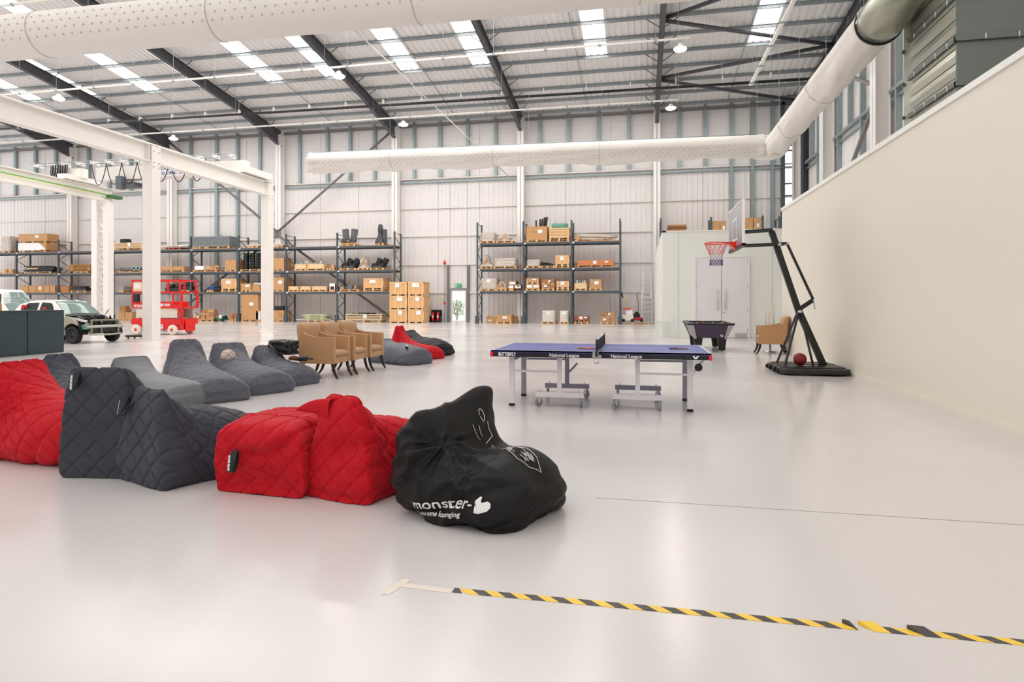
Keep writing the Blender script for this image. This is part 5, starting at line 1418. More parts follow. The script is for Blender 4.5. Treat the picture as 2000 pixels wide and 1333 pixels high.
DN = (0.1, .15, -1)
rnd = random.Random(4)
outl = [[(-.0,-.0),(.09,.03),(.15,.08),(.24,.07),(.3,.02),(.27,-.05),(.2,-.075),(.12,-.05),(.05,-.03),(0,0)]]
for i in range(16):
    x, y = .06+.2*rnd.random(), -.05+.1*rnd.random(); a = rnd.random()*3
    outl.append([(x,y),(x+.035*cos(a),y+.02*sin(a)),(x+.05*cos(a+1),y+.03*sin(a+1))])
poly_print('printed_drawing', r5, bv5, outl, .004, WHITEP, (.52, -.06, .8), (1, -.1, 0), (.1, 1, 0), DN)
poly_print('printed_drawing', r5, bv5, [[(.022*cos(t*.5),.03*sin(t*.5)) for t in range(13)], [(-.05,-.03),(-.05,-.1),(.05,-.13)], [(.06,-.04),(.05,-.09)], [(.12,-.03),(.09,-.1)], [(.0,-.2),(.03,-.17),(.0,-.15),(0,-.21)]], .005, WHITEP, (.32, .2, .9), (0, -1, 0), (-1, 0, .4), (-.35, .1, -1))
# back row
def back_bag(label, loc, head, seed, m=F_GREY, q=.185, **k):
    kw = dict(L=1.35, Hb=.76, Hs=.38, wb=.4, wm=.32, wt=.22, sw=.42); kw.update({a: k.pop(a) for a in list(k) if a in kw})
    return beanbag('bean_bag', label, loc, D2(head), P1(**kw), m, quilt=q, seed=seed, n=150, NA=160, group=GB, wr=k.pop('wr', .7), **k)
c0 = back_bag('dark quilted bean bag peeping out behind the upright slate one', (-7.75, 7.0, 0), -25, 3.1, F_SLATE, Hb=.68, wb=.3, wt=.16, sw=.34)
c1 = back_bag('smooth unquilted grey bean bag lying at the left of the back row', (-7.05, 7.45, 0), -14, 8.4, mat('fabric_smooth', (104,106,112), .6, sheen=.2, noise_amt=.05, noise_scale=5, bump=.2, bump_scale=200), 0, L=1.3, Hb=.62, Hs=.36, wt=.26)
c2 = back_bag('grey quilted bean bag with the tallest back in the back row', (-6.95, 8.4, 0), -33, 1.9, F_GREY, L=1.6, Hb=.8, Hs=.4, wt=.2)
c3 = back_bag('grey quilted bean bag carrying a pale ball', (-6.75, 9.15, 0), -28, 6.3, F_GREY, L=1.5, Hb=.7, Hs=.38, wt=.26)
c4 = back_bag('grey quilted bean bag with gloves and a black bag on its top', (-6.45, 9.75, 0), -20, 2.8, F_GREY, L=1.05, Hb=.62, Hs=.36)
# far group
c5 = back_bag('smooth dark grey bean bag beyond the armchairs', (-5.95, 13.6, 0), -25, 5.1, mat('fabric_slate_smooth', (84,88,98), .55, noise_amt=.05, bump=.2, bump_scale=200), 0, L=1.35, Hb=.52, Hs=.42, wb=.4, wt=.3)
c6 = back_bag('red bean bag with a narrow upright end beyond the armchairs', (-6.05, 14.9, 0), -25, 4.4, F_RED, .185, L=1.35, Hb=.78, Hs=.34, wb=.3, wm=.2, wt=.14, sw=.36)
c7 = back_bag('crumpled black bean bag behind the far red one', (-6.15, 15.75, 0), -18, 9.3, F_BLACK, 0, L=1.35, Hb=.62, Hs=.42, wb=.4, wt=.3, wr=2.2)
printed('lettering', c7[0], c7[2], 'monster', .12, WHITEP, (.75, -.6, .12), (1, 0, 0), (0, 0, 1), (0,1,0), bold=.004)
loop_tag(c5[0], (1.05, -.2, .38), (.3, -.2, 1), (.8,-.4,-.3), .1, .05)

# ball on the bag, black bag and gloves
bl = thing('old_basketball', 'pale pinkish worn basketball sitting on a grey bean bag', 'ball', (-6.55, 8.92, .5))
def ball(root, r, m, ms):
    g = M(); N = 24
    g.lathe([(r*sin(pi*k/N), -r*cos(pi*k/N)) for k in range(N+1)], n=36, cap=False)
    g.build('ball_skin', m, root)
    s = M()
    for rot in (Matrix.Identity(3), Matrix.Rotation(pi/2, 3, 'X'), Matrix.Rotation(pi/2, 3, 'Y')):
        s.tube([rot @ Vector((cos(2*pi*k/40)*r*1.001, sin(2*pi*k/40)*r*1.001, 0)) for k in range(41)], .0035, 5, cap=False)
    for sg_ in (-1, 1): s.tube([Vector((cos(t)*.8*r, sg_*r*(.45+.0*t)*1.0, sin(t)*.8*r)).normalized()*r*1.001 for t in [2*pi*k/40 for k in range(41)]], .0035, 5, cap=False)
    s.build('ball_groove', ms, root)
ball(bl, .12, mat('ball_pale', (216,196,186), .6, bump=.3, bump_scale=300), mat('ball_line', (90,70,66), .7)); bl.rotation_euler = (.5, .7, .3)
bk = thing('black_holdall', 'slumped black fabric bag with straps on top of the last grey bean bag', 'bag', (-6.2, 9.75, .47), D2(-15))
lump(.55, .3, .24, 3, .35).build('bag_body', BLACK, bk)
M().tube([(.0,.1,.2),(.12,.1,.24),(.25,.12,.16),(.3,.1,.05)], .018, 6).build('strap', BLACK, bk)
M().tube([(-.2,.0,.1),(-.1,-.08,.18),(.1,-.1,.05),(.24,-.05,.02)], .016, 6).build('strap', BLACK, bk)
gl = thing('work_gloves', 'brown and black work gloves lying on the last grey bean bag', 'gloves', (-5.7, 9.55, .4), D2(-25))
BRN = mat('glove_brown', (120,66,36), .8)
for k in range(2):
    g = M(); g.tube([(-.1,0,.0),(0,.0,.015),(.08,0,.01)], .04, 8, radii=[.03,.045,.04])
    for f_ in range(4): g.tube([(.07,-.035+.023*f_,.01),(.13,-.04+.026*f_,.015),(.17,-.045+.03*f_,.0)], .011, 6, radii=[.012,.011,.008])
    g.tube([(.0,.035,.01),(.05,.07,.015),(.08,.085,.0)], .012, 6, radii=[.014,.012,.009])
    o = g.build('glove', BRN if k == 0 else BLACK, gl); o.location = (.22*k-.1, .03*k, .02); o.rotation_euler = (0, 0, .6*k)

# ================================================================== FURNITURE
# ---- table tennis table
TT = thing('table_tennis_table', 'blue table tennis table on a white wheeled frame', 'table', (-.53, 7.9, 0))
BLUE = mat('table_blue', (70, 82, 170), .35, noise_amt=.04, noise_scale=2)
LINE = mat('line_white', (240,240,244), .5)
APR = mat('apron_navy', (20, 20, 34), .4)
FRW = mat('frame_white', (222, 222, 226), .35)
FRG = mat('frame_grey', (160,160,170), .4, metal=.2)
HL = 1.385; W_ = 1.48
for s_, x0, x1 in ((0, -HL, -.012), (1, .012, HL)):
    t = M().box(x0, x1, 0, W_, .735, .76).build('tabletop', BLUE, TT)
    g = M().box(x0, x1, 0, .02, .76, .7612).box(x0, x1, W_-.02, W_, .76, .7612).box(x0, x1, W_/2-.003, W_/2+.003, .76, .7611)
    g.box(*((x0, x0+.02) if s_ == 0 else (x1-.02, x1)), 0.02, W_-.02, .76, .7612)
    g.build('edge_line', LINE, t)
    a = M().box(x0, x1, .004, .03, .675, .735).box(x0, x1, W_-.03, W_-.004, .675, .735)
    xe = (x0, x0+.026) if s_ == 0 else (x1-.026, x1)
    a.box(xe[0], xe[1], .03, W_-.03, .675, .735)
    a.build('apron', APR, TT)
    M().box(x0, x1, .0, .005, .74, .7605).build('edge_trim', LINE, TT)
    cx_ = (x0-.008, x0+.03) if s_ == 0 else (x1-.03, x1+.008)
    for y in ((-.008, .03), (W_-.03, W_+.008)): M().box(*cx_, *y, .672, .738).build('corner_cap', mat('cap_red', (226, 30, 80), .4), TT)
lettering('lettering', 'BUTTERFLY', .062, LINE, TT, (-1.17, .002, .706), (pi/2,0,0), bold=.0022, sx=.72)
lettering('lettering', 'National League', .062, LINE, TT, (-.42, .002, .704), (pi/2,0,0), bold=.0008, sx=.95)
lettering('lettering', 'National League', .062, LINE, TT, (.36, .002, .704), (pi/2,0,0), bold=.0008, sx=.95)
g = M()
for s_ in (-1, 1):
    g.prism([(1.2+s_*x, z) for x, z in ((0,.69),(.012,.688),(.022,.696),(.02,.706),(.034,.712),(.036,.726),(.02,.728),(.006,.714),(.0,.702))][::s_], .0, .003)
g.build('butterfly_emblem', LINE, TT)
LX = (-1.15, 1.15); IX = (-.51, .50)
Y0_, Y1_ = .23, 1.1
for x in LX:
    for y in (Y0_, Y1_):
        lg = M().box(x-.035, x+.035, y-.02, y+.02, .035, .68).build('leg', FRW if y == Y0_ else FRG, TT)
        M().box(x-.037, x+.037, y-.023, y+.023, 0, .035).build('foot_cap', BLACK, lg)
for x, sx_ in zip(IX, (-1, 1)):
    for y in (Y0_, Y1_):
        mt = FRW if y == Y0_ else FRG
        M().box(x-.03, x+.03, y-.02, y+.02, .14, .68).build('wheel_post', mt, TT)
        M().box(x-.32, x+.32, y-.03, y+.03, .135, .2).build('wheel_beam', mt, TT)
        for k, dx in enumerate((-.28, .28)):
            w = M().lathe([(.02,-.016),(.052,-.016),(.06,-.009),(.06,.009),(.052,.016),(.02,.016)], (0,0,0), 'y', 20).build('caster_wheel', mat('caster_grey', (150,150,152), .5), TT)
            w.location = (x+dx, y, .06); w.rotation_euler = (0, 0, .5+k*.7+y)
            M().lathe([(.03,-.016),(.03,.016)], (0,0,0), 'y', 16).build('wheel_hub', BLACK, w)
            M().box(-.018,.018,-.02,-.016,-.01,.062).box(-.018,.018,.016,.02,-.01,.062).box(-.02,.02,-.02,.02,.064,.076).build('fork', CHROME, w)
            M().lathe([(.006,.2),(.006,.23)], (x+dx*.9, y, 0), 'z', 8).build('lock_pin', CHROME, TT)
    # rails from outer leg to the wheel post
    xo = LX[0] if x < 0 else LX[1]
    for y in (Y0_, Y1_):
        M().box(min(x, xo), max(x, xo), y-.012, y+.012, .455 if y == Y0_ else .54, .48 if y == Y0_ else .57).build('side_rail', FRW if y == Y0_ else FRG, TT)
    M().box(x-.02, x+.02, Y0_, Y1_, .62, .66).build('cross_rail', FRW, TT)
    M().box(xo-.02, xo+.02, Y0_, Y1_, .6, .64).build('cross_rail', FRG, TT)
M().bar((1.15, Y0_, .43), (1.32, Y0_, .67), .03).build('stay', FRW, TT)
M().lathe([(.045,-.012),(.05,0),(.045,.012)], (1.25, Y0_-.03, .565), 'y', 18).build('knob', BLACK, TT)
M().bar((-1.12, Y1_, .55), (-.95, Y0_+.2, .66), .03).build('stay', FRG, TT)
M().bar((-.49, Y1_, .36), (-.36, Y1_, .5), .03).build('stay', FRG, TT)
# net
NT = thing('table_tennis_net', 'black table tennis net with white top tape clamped across the table', 'net', (-.53, 7.9, .763))
M().box(-.004, .004, -.09, W_+.09, .14, .155).build('top_tape', mat('net_tape', (225,225,228), .6), NT)
g = M()
for k in range(56): y = -.08+k*.0298; g.box(-.0015,.0015, y-.0015, y+.0015, .0, .14)
for k in range(9): z = .01+k*.0155; g.box(-.0015,.0015,-.08,W_+.08,z-.0015,z+.0015)
o = g.build('net_mesh', BLACK, NT); o['kind'] = 'stuff'
M().box(-.001,.001,-.08,W_+.08,.0,.14).build('net_cloth', mat('net_cloth', (30,32,50), .8, alpha=.8), NT)
for y in (-.1, W_+.1):
    M().box(-.012,.012,y-.012,y+.012,-.06,.16).build('net_post', BLACKM, NT)
    s_ = -1 if y < 0 else 1
    M().box(-.06,.06,y-.01+(.03 if s_<0 else -.03),y+.01+(.03 if s_<0 else -.03),-.085,-.04).box(-.05,-.02,y-.01,y+.08*(-s_)*-1*0+y*0+y+.02 if False else y+.01,-.085,.0).lathe([(.02,-.15),(.028,-.14),(.028,-.12),(.01,-.11),(.01,-.085)], (0,y,0), 'z', 12).build('clamp', CHROME if s_ < 0 else BLACKM, NT)
def paddle(loc, rz, lab, top, hm):
    p = thing('table_tennis_bat', lab, 'bat', loc, rz)
    pts = [(.078*cos(a)+.0, .076*sin(a)) for a in [2*pi*k/28 for k in range(28)]]
    M().prism(pts, 0, .006, 'xy').build('blade', mat('ply', (200,160,110), .6), p)
    M().prism([(x*.98, y*.98) for x, y in pts], .006, .009, 'xy').build('rubber', top, p)
    M().prism([(-.06,-.02),(-.08,-.014),(-.17,-.016),(-.17,.016),(-.08,.014),(-.06,.02)], -.0, .018, 'xy').build('handle', hm, p)
paddle((-.66, 8.35, .762), .35, 'red table tennis bat lying beside the net', mat('rubber_red', (222,60,60), .6), mat('handle_wood', (190,140,96), .6))
paddle((.55, 8.55, .762), .1, 'dark table tennis bat lying near the right end of the table', mat('rubber_dark', (60,34,44), .6), mat('handle_pink', (140,80,90), .6))

# ---- armchairs
TAN = mat('chair_fabric', (186, 142, 98), .85, sheen=.3, noise_amt=.12, noise_scale=60, bump=.3, bump_scale=250)
EBONY = mat('ebony_legs', (26, 18, 16), .35)
def smooth_box(x0, x1, y0, y1, z0, z1, r, puff=0):
    m = M(); m.box(x0, x1, y0, y1, z0, z1); return m
def cushion(w, d, h, r=.03, crown=.02, n=14):
    m = M(); 
    for s_ in (1, -1):
        rows = []
        for i in range(n+1):
            row = []
            for j in range(n+1):
                u, v = 2*i/n-1, 2*j/n-1
                x = d/2*u; y = w/2*v
                e = max(abs(u), abs(v)); z = h/2*(1-max(0, (e-.85)/.15)**2*.6) + crown*(1-u*u)*(1-v*v)
                row.append((x, y, s_*z*(1 if s_ > 0 else .9)))
            rows.append(row)
        m.grid(rows)
    # side band
    per = [(-d/2+d*k/n, -w/2) for k in range(n)]+[(d/2, -w/2+w*k/n) for k in range(n)]+[(d/2-d*k/n, w/2) for k in range(n)]+[(-d/2, w/2-w*k/n) for k in range(n)]
    m.grid([[(x, y, -h/2*.4*.9) for x, y in per], [(x*1.01, y*1.01, 0) for x, y in per], [(x, y, h/2*.4) for x, y in per]], closed=True)
    return m
def armchair(loc, rz, lab):
    c = thing('armchair', lab, 'armchair', loc, rz, 'tan fabric armchairs')
    prof = [(-.37,.27),(-.385,.55),(-.41,.8),(-.44,1.0),(-.37,1.0),(-.33,.97),(-.29,.88),(-.23,.81),(-.12,.765),(.05,.75),(.3,.745),(.315,.73),(.315,.27)]
    for y0, y1 in ((-.325,-.24),(.24,.325)):
        o = M().prism([p for p in prof if True][:1]+[(-.385,.55),(-.40,.72),(-.3,.84),(-.24,.80),(-.12,.765),(.05,.75),(.3,.745),(.315,.73),(.315,.27)], y0, y1).build('arm', TAN, c, bevel=.012)
        M().tube([(-.24,y0 if y0<0 else y1,.80),(-.12,y0 if y0<0 else y1,.766),(.05,y0 if y0<0 else y1,.751),(.305,y0 if y0<0 else y1,.742),(.316,y0 if y0<0 else y1,.5),(.316,y0 if y0<0 else y1,.275)], .004, 5).build('piping', TAN, o)
    rows = []
    for i in range(15):
        t = i/14; z = .27+.74*t; w = .322 if z < .8 else .322-.02*((z-.8)/.2)**2; xo = -.365-.075*t**1.6; th = .11 if z < .5 else .11+.01*sin(t*3)
        top = max(0, (t-.9)/.1); th *= (1-.75*top*top); w -= .03*top*top
        row = [(xo+(th if k < 9 else 0)+(.012*cos(((k-4)/4)*1.4) if k < 9 else 0), (w*(-1+k/4) if k < 9 else w*(1-(k-9)/4)), z) for k in range(18)]
        rows.append(row)
    b = M().grid(rows, closed=True); nb = len(b.v)-18; b.f.append(tuple(range(nb, nb+18))); b.sm.append(False)
    b.build('backrest', TAN, c)
    M().box(-.3,.3,-.245,.245,.27,.385).build('seat_base', TAN, c, bevel=.01)
    o = cushion(.47, .56, .11).build('seat_cushion', TAN, c); o.location = (.035, 0, .44)
    M().tube([(.318,-.235,.4),(.318,.235,.4)], .005, 6).build('seat_piping', TAN, c)
    for x, y, dx in ((.27,-.28,.1),(.27,.28,.1),(-.31,-.28,-.12),(-.31,.28,-.12)):
        M().tube([(x,y,.29),(x+dx*.12,y,.2),(x+dx*.4,y,.1),(x+dx,y,.0)], .02, 8, radii=[.034,.031,.026,.018]).build('leg', EBONY, c)
    return c
armchair((-5.7, 10.57, 0), 0, 'tan fabric armchair, nearest of the three in a row')
armchair((-5.66, 11.26, 0), radians(1.5), 'tan fabric armchair, middle of the three in a row')
armchair((-5.62, 11.95, 0), radians(-1), 'tan fabric armchair, farthest of the three in a row')
armchair((3.42, 17.72, 0), pi-.06, 'tan fabric armchair standing alone by the cream wall')

# ---- pool table
PT = thing('pool_table', 'small pool table with purple black body and chrome corners', 'pool table', (1.93, 17.95, 0))
PURP = mat('pool_purple', (62, 50, 76), .25, noise_amt=.15, noise_scale=3); CRN = mat('pool_corner', (170,172,170), .3, metal=.6)
TL = 2.15
def frustum(m, x0, x1, y0, y1, z0, a0, a1, b0, b1, z1):
    n = len(m.v); m.v += [(x0,y0,z0),(x1,y0,z0),(x1,y1,z0),(x0,y1,z0),(a0,b0,z1),(a1,b0,z1),(a1,b1,z1),(a0,b1,z1)]
    for q in ((0,3,2,1),(4,5,6,7),(0,1,5,4),(1,2,6,5),(2,3,7,6),(3,0,4,7)): m.f.append(tuple(n+i for i in q)); m.sm.append(False)
    return m
frustum(M(), -.43, .43, .16, TL-.16, .38, -.58, .58, .03, TL-.03, .74).build('body', PURP, PT)
for sx_ in (-1, 1):
    for y, sy in ((0, 1), (TL, -1)):
        m = M(); frustum(m, *(sorted((sx_*.44, sx_*.37))), *(sorted((y+sy*.14, y+sy*.24))), .36, *(sorted((sx_*.61, sx_*.46))), *(sorted((y+sy*.01, y+sy*.16))), .75)
        m.build('corner_trim', CRN, PT)
        m = M(); frustum(m, *(sorted((sx_*.24, sx_*.40))), *(sorted((y+sy*.22, y+sy*.38))), .03, *(sorted((sx_*.2, sx_*.44))), *(sorted((y+sy*.18, y+sy*.42))), .4)
        lg = m.build('leg', BLACK, PT)
        M().lathe([(.05,0),(.05,.012),(.015,.02),(.015,.04)], (sx_*.32, y+sy*.3, 0), n=14).build('levelling_foot', CHROME, lg)
r = M().box(-.63,.63,0,.12,.74,.8).box(-.63,.63,TL-.12,TL,.74,.8).box(-.63,-.51,.12,TL-.12,.74,.8).box(.51,.63,.12,TL-.12,.74,.8).build('rail', BLACKM, PT, bevel=.01)
M().box(-.52,.52,.1,TL-.1,.72,.755).build('cloth', mat('pool_cloth', (60,50,84), .9), PT)
for sx_ in (-1, 1):
    for y in (.04, TL-.04): M().box(*sorted((sx_*.48, sx_*.64)), y-.05, y+.09 if y < 1 else y+.05, .795, .812).build('corner_plate', CHROME, PT, bevel=.005)
    for y in (.06, TL/2, TL-.06): M().lathe([(.05,0),(.05,.003)], (sx_*.53, y, .81), n=16).build('pocket', BLACK, PT)
g = M().box(.30,.34,.005-.0,.02,.0,.0) if False else M()
for a, b, e, f_ in ((.26,.29,.42,.5),(.26,.34,.42,.435),(.31,.345,.46,.475),(.31,.325,.44,.5)): g.box(a, b, .125, .135, e, f_)
g.build('emblem', LINE, PT)
rndp = random.Random(3)
for i, (x, y, c_) in enumerate(((-.35,.3,(240,236,220)),(.1,.5,(240,200,60)),(.3,.35,(230,170,60)),(.36,.42,(236,230,210)),(-.1,1.2,(200,40,40)))):
    b = M().lathe([(.026*sin(pi*k/10), -.026*cos(pi*k/10)) for k in range(11)], n=16, cap=False).build('pool_ball', mat('ball%d' % i, c_, .15), None)
    b.location = (1.93+x, 17.95+y, .782)
    tag(b, ('cream cue ball near the left corner of the pool table', 'yellow pool ball near the centre of the pool table', 'orange pool ball at the right side of the pool table', 'ivory pool ball touching the orange one at right', 'red pool ball at the far half of the pool table')[i], 'ball', 'pool balls')
# cue rack with cues behind the lone chair
cr_ = thing('cue_stand', 'low round cue stand behind the lone armchair', 'stand', (3.52, 18.22, 0))
M().lathe([(.17,0),(.17,.03),(.03,.04),(.03,.3),(.0,.3)], n=22, cap=False).lathe([(.15,.28),(.15,.31),(.0,.31)], n=22).build('base', CHROME, cr_)
M().lathe([(.15,.62),(.15,.64)], n=22).tube([(0,0,.3),(0,0,.64)], .015, 8).build('top_ring', CHROME, cr_)
for i, (dx, dy, h_) in enumerate(((-.12,0,1.25),(-.05,-.1,1.42),(.07,-.08,1.38),(.1,.05,1.3))):
    q = thing('pool_cue', 'slim wooden pool cue, %s in the stand' % ('leftmost', 'second from left', 'third from left', 'rightmost')[i], 'cue', (3.52+dx, 18.22+dy, .315), 0, 'pool cues in the stand')
    M().tube([(0,0,0),(.01,0,.4)], .014, 8, radii=[.015,.012]).build('butt', EBONY, q)
    M().tube([(.01,0,.4),(.02,0,h_-.32)], .01, 8, radii=[.012,.006]).build('shaft', WOODL, q)

# ---- basketball hoop
BH = thing('basketball_hoop', 'black portable basketball hoop on a wheeled water base by the cream wall', 'basketball hoop', (3.25, 13.2, 0))
def H(*p): return [(a-3.25, b-13.2, c) for a, b, c in p]
pts = [(-.55,-.72),(-.66,-.5),(-.62,-.2),(-.66,0),(-.62,.2),(-.66,.5),(-.55,.72),(.45,.72),(.6,.6),(.6,-.6),(.45,-.72)]
base = M().prism(pts, .02, .13, 'xy').build('base_tank', mat('tank_black', (26,26,28), .35, noise_amt=.2, noise_scale=6), BH, bevel=.04)
M().prism([(a*.9,b*.85) for a, b in pts], .125, .15, 'xy').build('tank_lid', mat('tank_black', (26,26,28)), BH, bevel=.02)
for y in (-.45, 0, .45): M().box(-.5,.5,y-.012,y+.012,.14,.158).build('tank_rib', BLACK, base)
for y in (-.5, -.2, .2, .5):
    M().lathe([(.05,-.02),(.05,.02)], (-.64, y, .06), 'y', 16).build('wheel', RUBBER, BH)
# main mast in two runs
J = (3.08-3.25, 0, 1.22); TP = (2.57-3.25, 0, 2.83); FT = (3.54-3.25, 0, .14)
M().bar(FT, J, .1, .12).build('lower_mast', BLACKM, BH)
M().bar(J, TP, .09, .11).build('upper_mast', BLACKM, BH)
for y in (-.35, .35):
    M().bar((-.5, y, .14), (J[0], y*.12, J[2]-.02), .032).build('strut', BLACKM, BH)
M().bar((.02, -.35, .14), (J[0]+.03, -.04, J[2]-.04), .03).build('strut', BLACKM, BH)
M().bar((J[0]-.02,0,J[2]), (J[0]+.26,0,J[2]+.2), .04, .08).build('lever_bracket', BLACKM, BH)
p2, p3_ = (J[0]+.27, 0, J[2]+.22), (TP[0]+.3, 0, TP[2]-.28)
M().bar(p2, p3_, .045).build('spring_rod', BLACKM, BH)
M().bar((p2[0],0,p2[2]), (p2[0]+.04,0,p2[2]-.2), .015).build('handle_pin', GALV, BH)
BX_ = 1.9-3.25
for y in (-.14, .14):
    M().bar((TP[0]+.05, y, TP[2]-.0), (BX_+.08, y, 2.80), .035, .045).build('upper_arm', BLACKM, BH)
    M().bar((p3_[0], y, p3_[2]), (BX_+.08, y, 2.52), .035, .045).build('lower_arm', BLACKM, BH)
b_ = M()
for p in ((TP[0]+.03,2.83),(J[0],1.2),(p3_[0]-.02,2.55),(TP[0]+.13,2.53)): b_.lathe([(.028,-.17),(.028,.17)], (p[0],0,p[1]), 'y', 12)
b_.build('pivot_bolt', CHROME, BH)['kind'] = 'stuff'
BB = M().box(BX_-.012, BX_+.0, -.9, .9, 2.5, 3.3).build('backboard', mat('board_clear', (176,178,190), .15, trans=.25), BH)
M().box(BX_-.02,BX_+.03,-.93,-.9,2.46,3.33).box(BX_-.02,BX_+.03,.9,.93,2.46,3.33).box(BX_-.02,BX_+.03,-.9,.9,3.3,3.33).build('board_edge', WHITE, BB)
M().box(BX_-.02,BX_+.05,-.93,.93,2.44,2.5).box(BX_,BX_+.06,-.2,-.14,2.44,2.85).box(BX_,BX_+.06,.14,.2,2.44,2.85).box(BX_+.0,BX_+.04,-.9,.9,2.83,2.87).box(BX_+.03,BX_+.08,-.2,.2,2.48,2.56).build('board_frame', BLACKM, BB)
M().box(BX_-.02,BX_-.013,-.3,.3,2.62,2.66).box(BX_-.02,BX_-.013,-.3,.3,3.03,3.07).box(BX_-.02,BX_-.013,-.3,-.26,2.66,3.03).box(BX_-.02,BX_-.013,.26,.3,2.66,3.03).build('target_square', WHITE, BB)
RIMM = mat('rim_orange', (238, 62, 28), .35)
rc = (BX_-.38, 0, 2.585)
rim = M().tube([(rc[0]+.228*cos(2*pi*k/40), .228*sin(2*pi*k/40), rc[2]) for k in range(41)], .011, 8, cap=False).build('rim', RIMM, BH)
M().prism([(BX_-.02,2.6),(BX_-.16,2.6),(BX_-.16,2.57),(BX_-.02,2.46)], -.1, .1).box(BX_-.03,BX_-.012,-.12,.12,2.44,2.62).build('rim_bracket', RIMM, rim)
def net(z0, z1, r0, r1, m_, rows_):
    g = M(); N = 12
    for k in range(N):
        for i in range(rows_):
            f0, f1 = i/rows_, (i+1)/rows_
            for s_ in (-1, 1):
                a0 = 2*pi*(k+.5*(i % 2))/N; a1 = 2*pi*(k+.5*(i % 2)+.5*s_)/N
                ra, rb_ = r0+(r1-r0)*f0, r0+(r1-r0)*f1
                g.tube([(rc[0]+ra*cos(a0), ra*sin(a0), z0+(z1-z0)*f0), (rc[0]+rb_*cos(a1), rb_*sin(a1), z0+(z1-z0)*f1)], .0055, 4, cap=False)
    return g.build('net', m_, BH)
for a in (net(2.575, 2.36, .225, .13, mat('net_red', (226,120,120), .7), 2), net(2.36, 2.25, .13, .12, mat('net_whitec', (206,202,206), .7), 2), net(2.25, 2.13, .12, .125, mat('net_bluec', (50,60,120), .7), 2)): a['kind'] = 'stuff'
bb = thing('basketball', 'dark red basketball resting on the hoop base', 'ball', (3.05, 12.95, .272))
ball(bb, .121, mat('ball_red', (140, 24, 28), .5, bump=.3, bump_scale=300), mat('ball_line_dark', (40,14,14), .6)); bb.rotation_euler = (.3, .5, .2)

# ---- hazard tape on the floor
HT = mat('tape_yellow', (246, 206, 76), .45); HB = mat('tape_black', (74, 70, 70), .5, noise_amt=.2, noise_scale=60)
ht = thing('hazard_tape', 'yellow and black striped hazard tape stuck across the floor', 'tape', (.4, 2.88, 0))
x = -.88; k = 0; Yc = lambda x: 2.865+.012*(x+.88)
w2 = .024; sl = .05; pitch = .0635
while x < 3.6:
    x1 = x+pitch; gapc = (.80 < x < .86) or (.95 < x < 1.0)
    z = .0025
    if k % 2 == 0 and k > 0 or k == 0:
        pass
    m_ = HB if k % 2 == 0 else HT
    lift = .018 if (.83 < x < .95 or 1.07 < x < 1.14) else 0
    y0, y1 = Yc(x)-w2, Yc(x)+w2
    pA = [(x, y1), (x1, y1), (x1+sl, y0), (x+sl, y0)]
    if k == 28: pA = [(x, y1), (x+.025, y1-.01), (x+.04, y0), (x+sl, y0)]
    if k == 0: pA = [(x, y1), (x+.02, y1), (x+.05, y0), (x, y0)]; x1 = x+.02-.0
    g = M(); n = len(g.v)
    top = [(p[0]-.4, p[1]-2.88, .0022+(lift if i in (0,1) else 0)*(1 if i < 2 else 0)) for i, p in enumerate(pA)]
    g.v = top+[(a, b, .0004) for a, b, c in top]
    g.f = [(0,1,2,3),(4,7,6,5),(0,4,5,1),(1,5,6,2),(2,6,7,3),(3,7,4,0)]; g.sm = [False]*6
    g.build('tape_stripe', m_, ht)
    x = x1; k += 1
wt = thing('masking_tape', 'torn pale masking tape T at the left end of the hazard tape', 'tape', (-1.05, 2.84, 0))
MT = mat('tape_pale', (228, 220, 208), .55)
M().prism([(-.09,.045),(.165,.035),(.165,-.008),(-.09,.005)], .0005, .0018, 'xy').build('tape_strip', MT, wt)
M().prism([(-.11,.085),(-.085,.09),(-.07,.08),(-.09,.0),(-.115,-.085),(-.13,-.08),(-.15,-.095),(-.155,-.06),(-.13,.02)], .0008, .0024, 'xy').build('tape_strip', MT, wt)

# ================================================================== BACK LEFT: cabinets, cars, lift
TEAL = mat('cabinet_teal', (44, 60, 66), .45, noise_amt=.04)
for i, (y0, y1) in enumerate(((13.28, 14.32), (12.22, 13.26), (11.16, 12.2))):
    c = thing('cabinet', 'dark teal low cabinet, %s' % ('its end nearest the car bumper', 'second along from the car bumper', 'third, at the picture edge')[i], 'cabinet', (-15.9, (y0+y1)/2, 0), 0, 'dark teal cabinets in a row')
    M().box(-.24, .23, y0-(y0+y1)/2, y1-(y0+y1)/2, .0, 1.14).build('carcass', TEAL, c)
    M().box(-.26, .26, y0-(y0+y1)/2-.008, y1-(y0+y1)/2+.008, 1.14, 1.165).build('worktop', TEAL, c)
    M().box(.23, .25, y0-(y0+y1)/2+.004, y1-(y0+y1)/2-.004, .02, 1.135).build('front_panel', TEAL, c)
bx = thing('small_carton', 'small orange brown carton on the cabinets at the left edge', 'box', (-15.9, 12.55, 1.168))
M().box(-.15,.15,-.2,.14,0,.17).build('box', ORANGE, bx, bevel=.004); M().box(-.152,.152,-.05,.0,.165,.172).build('tape', CARD, bx)

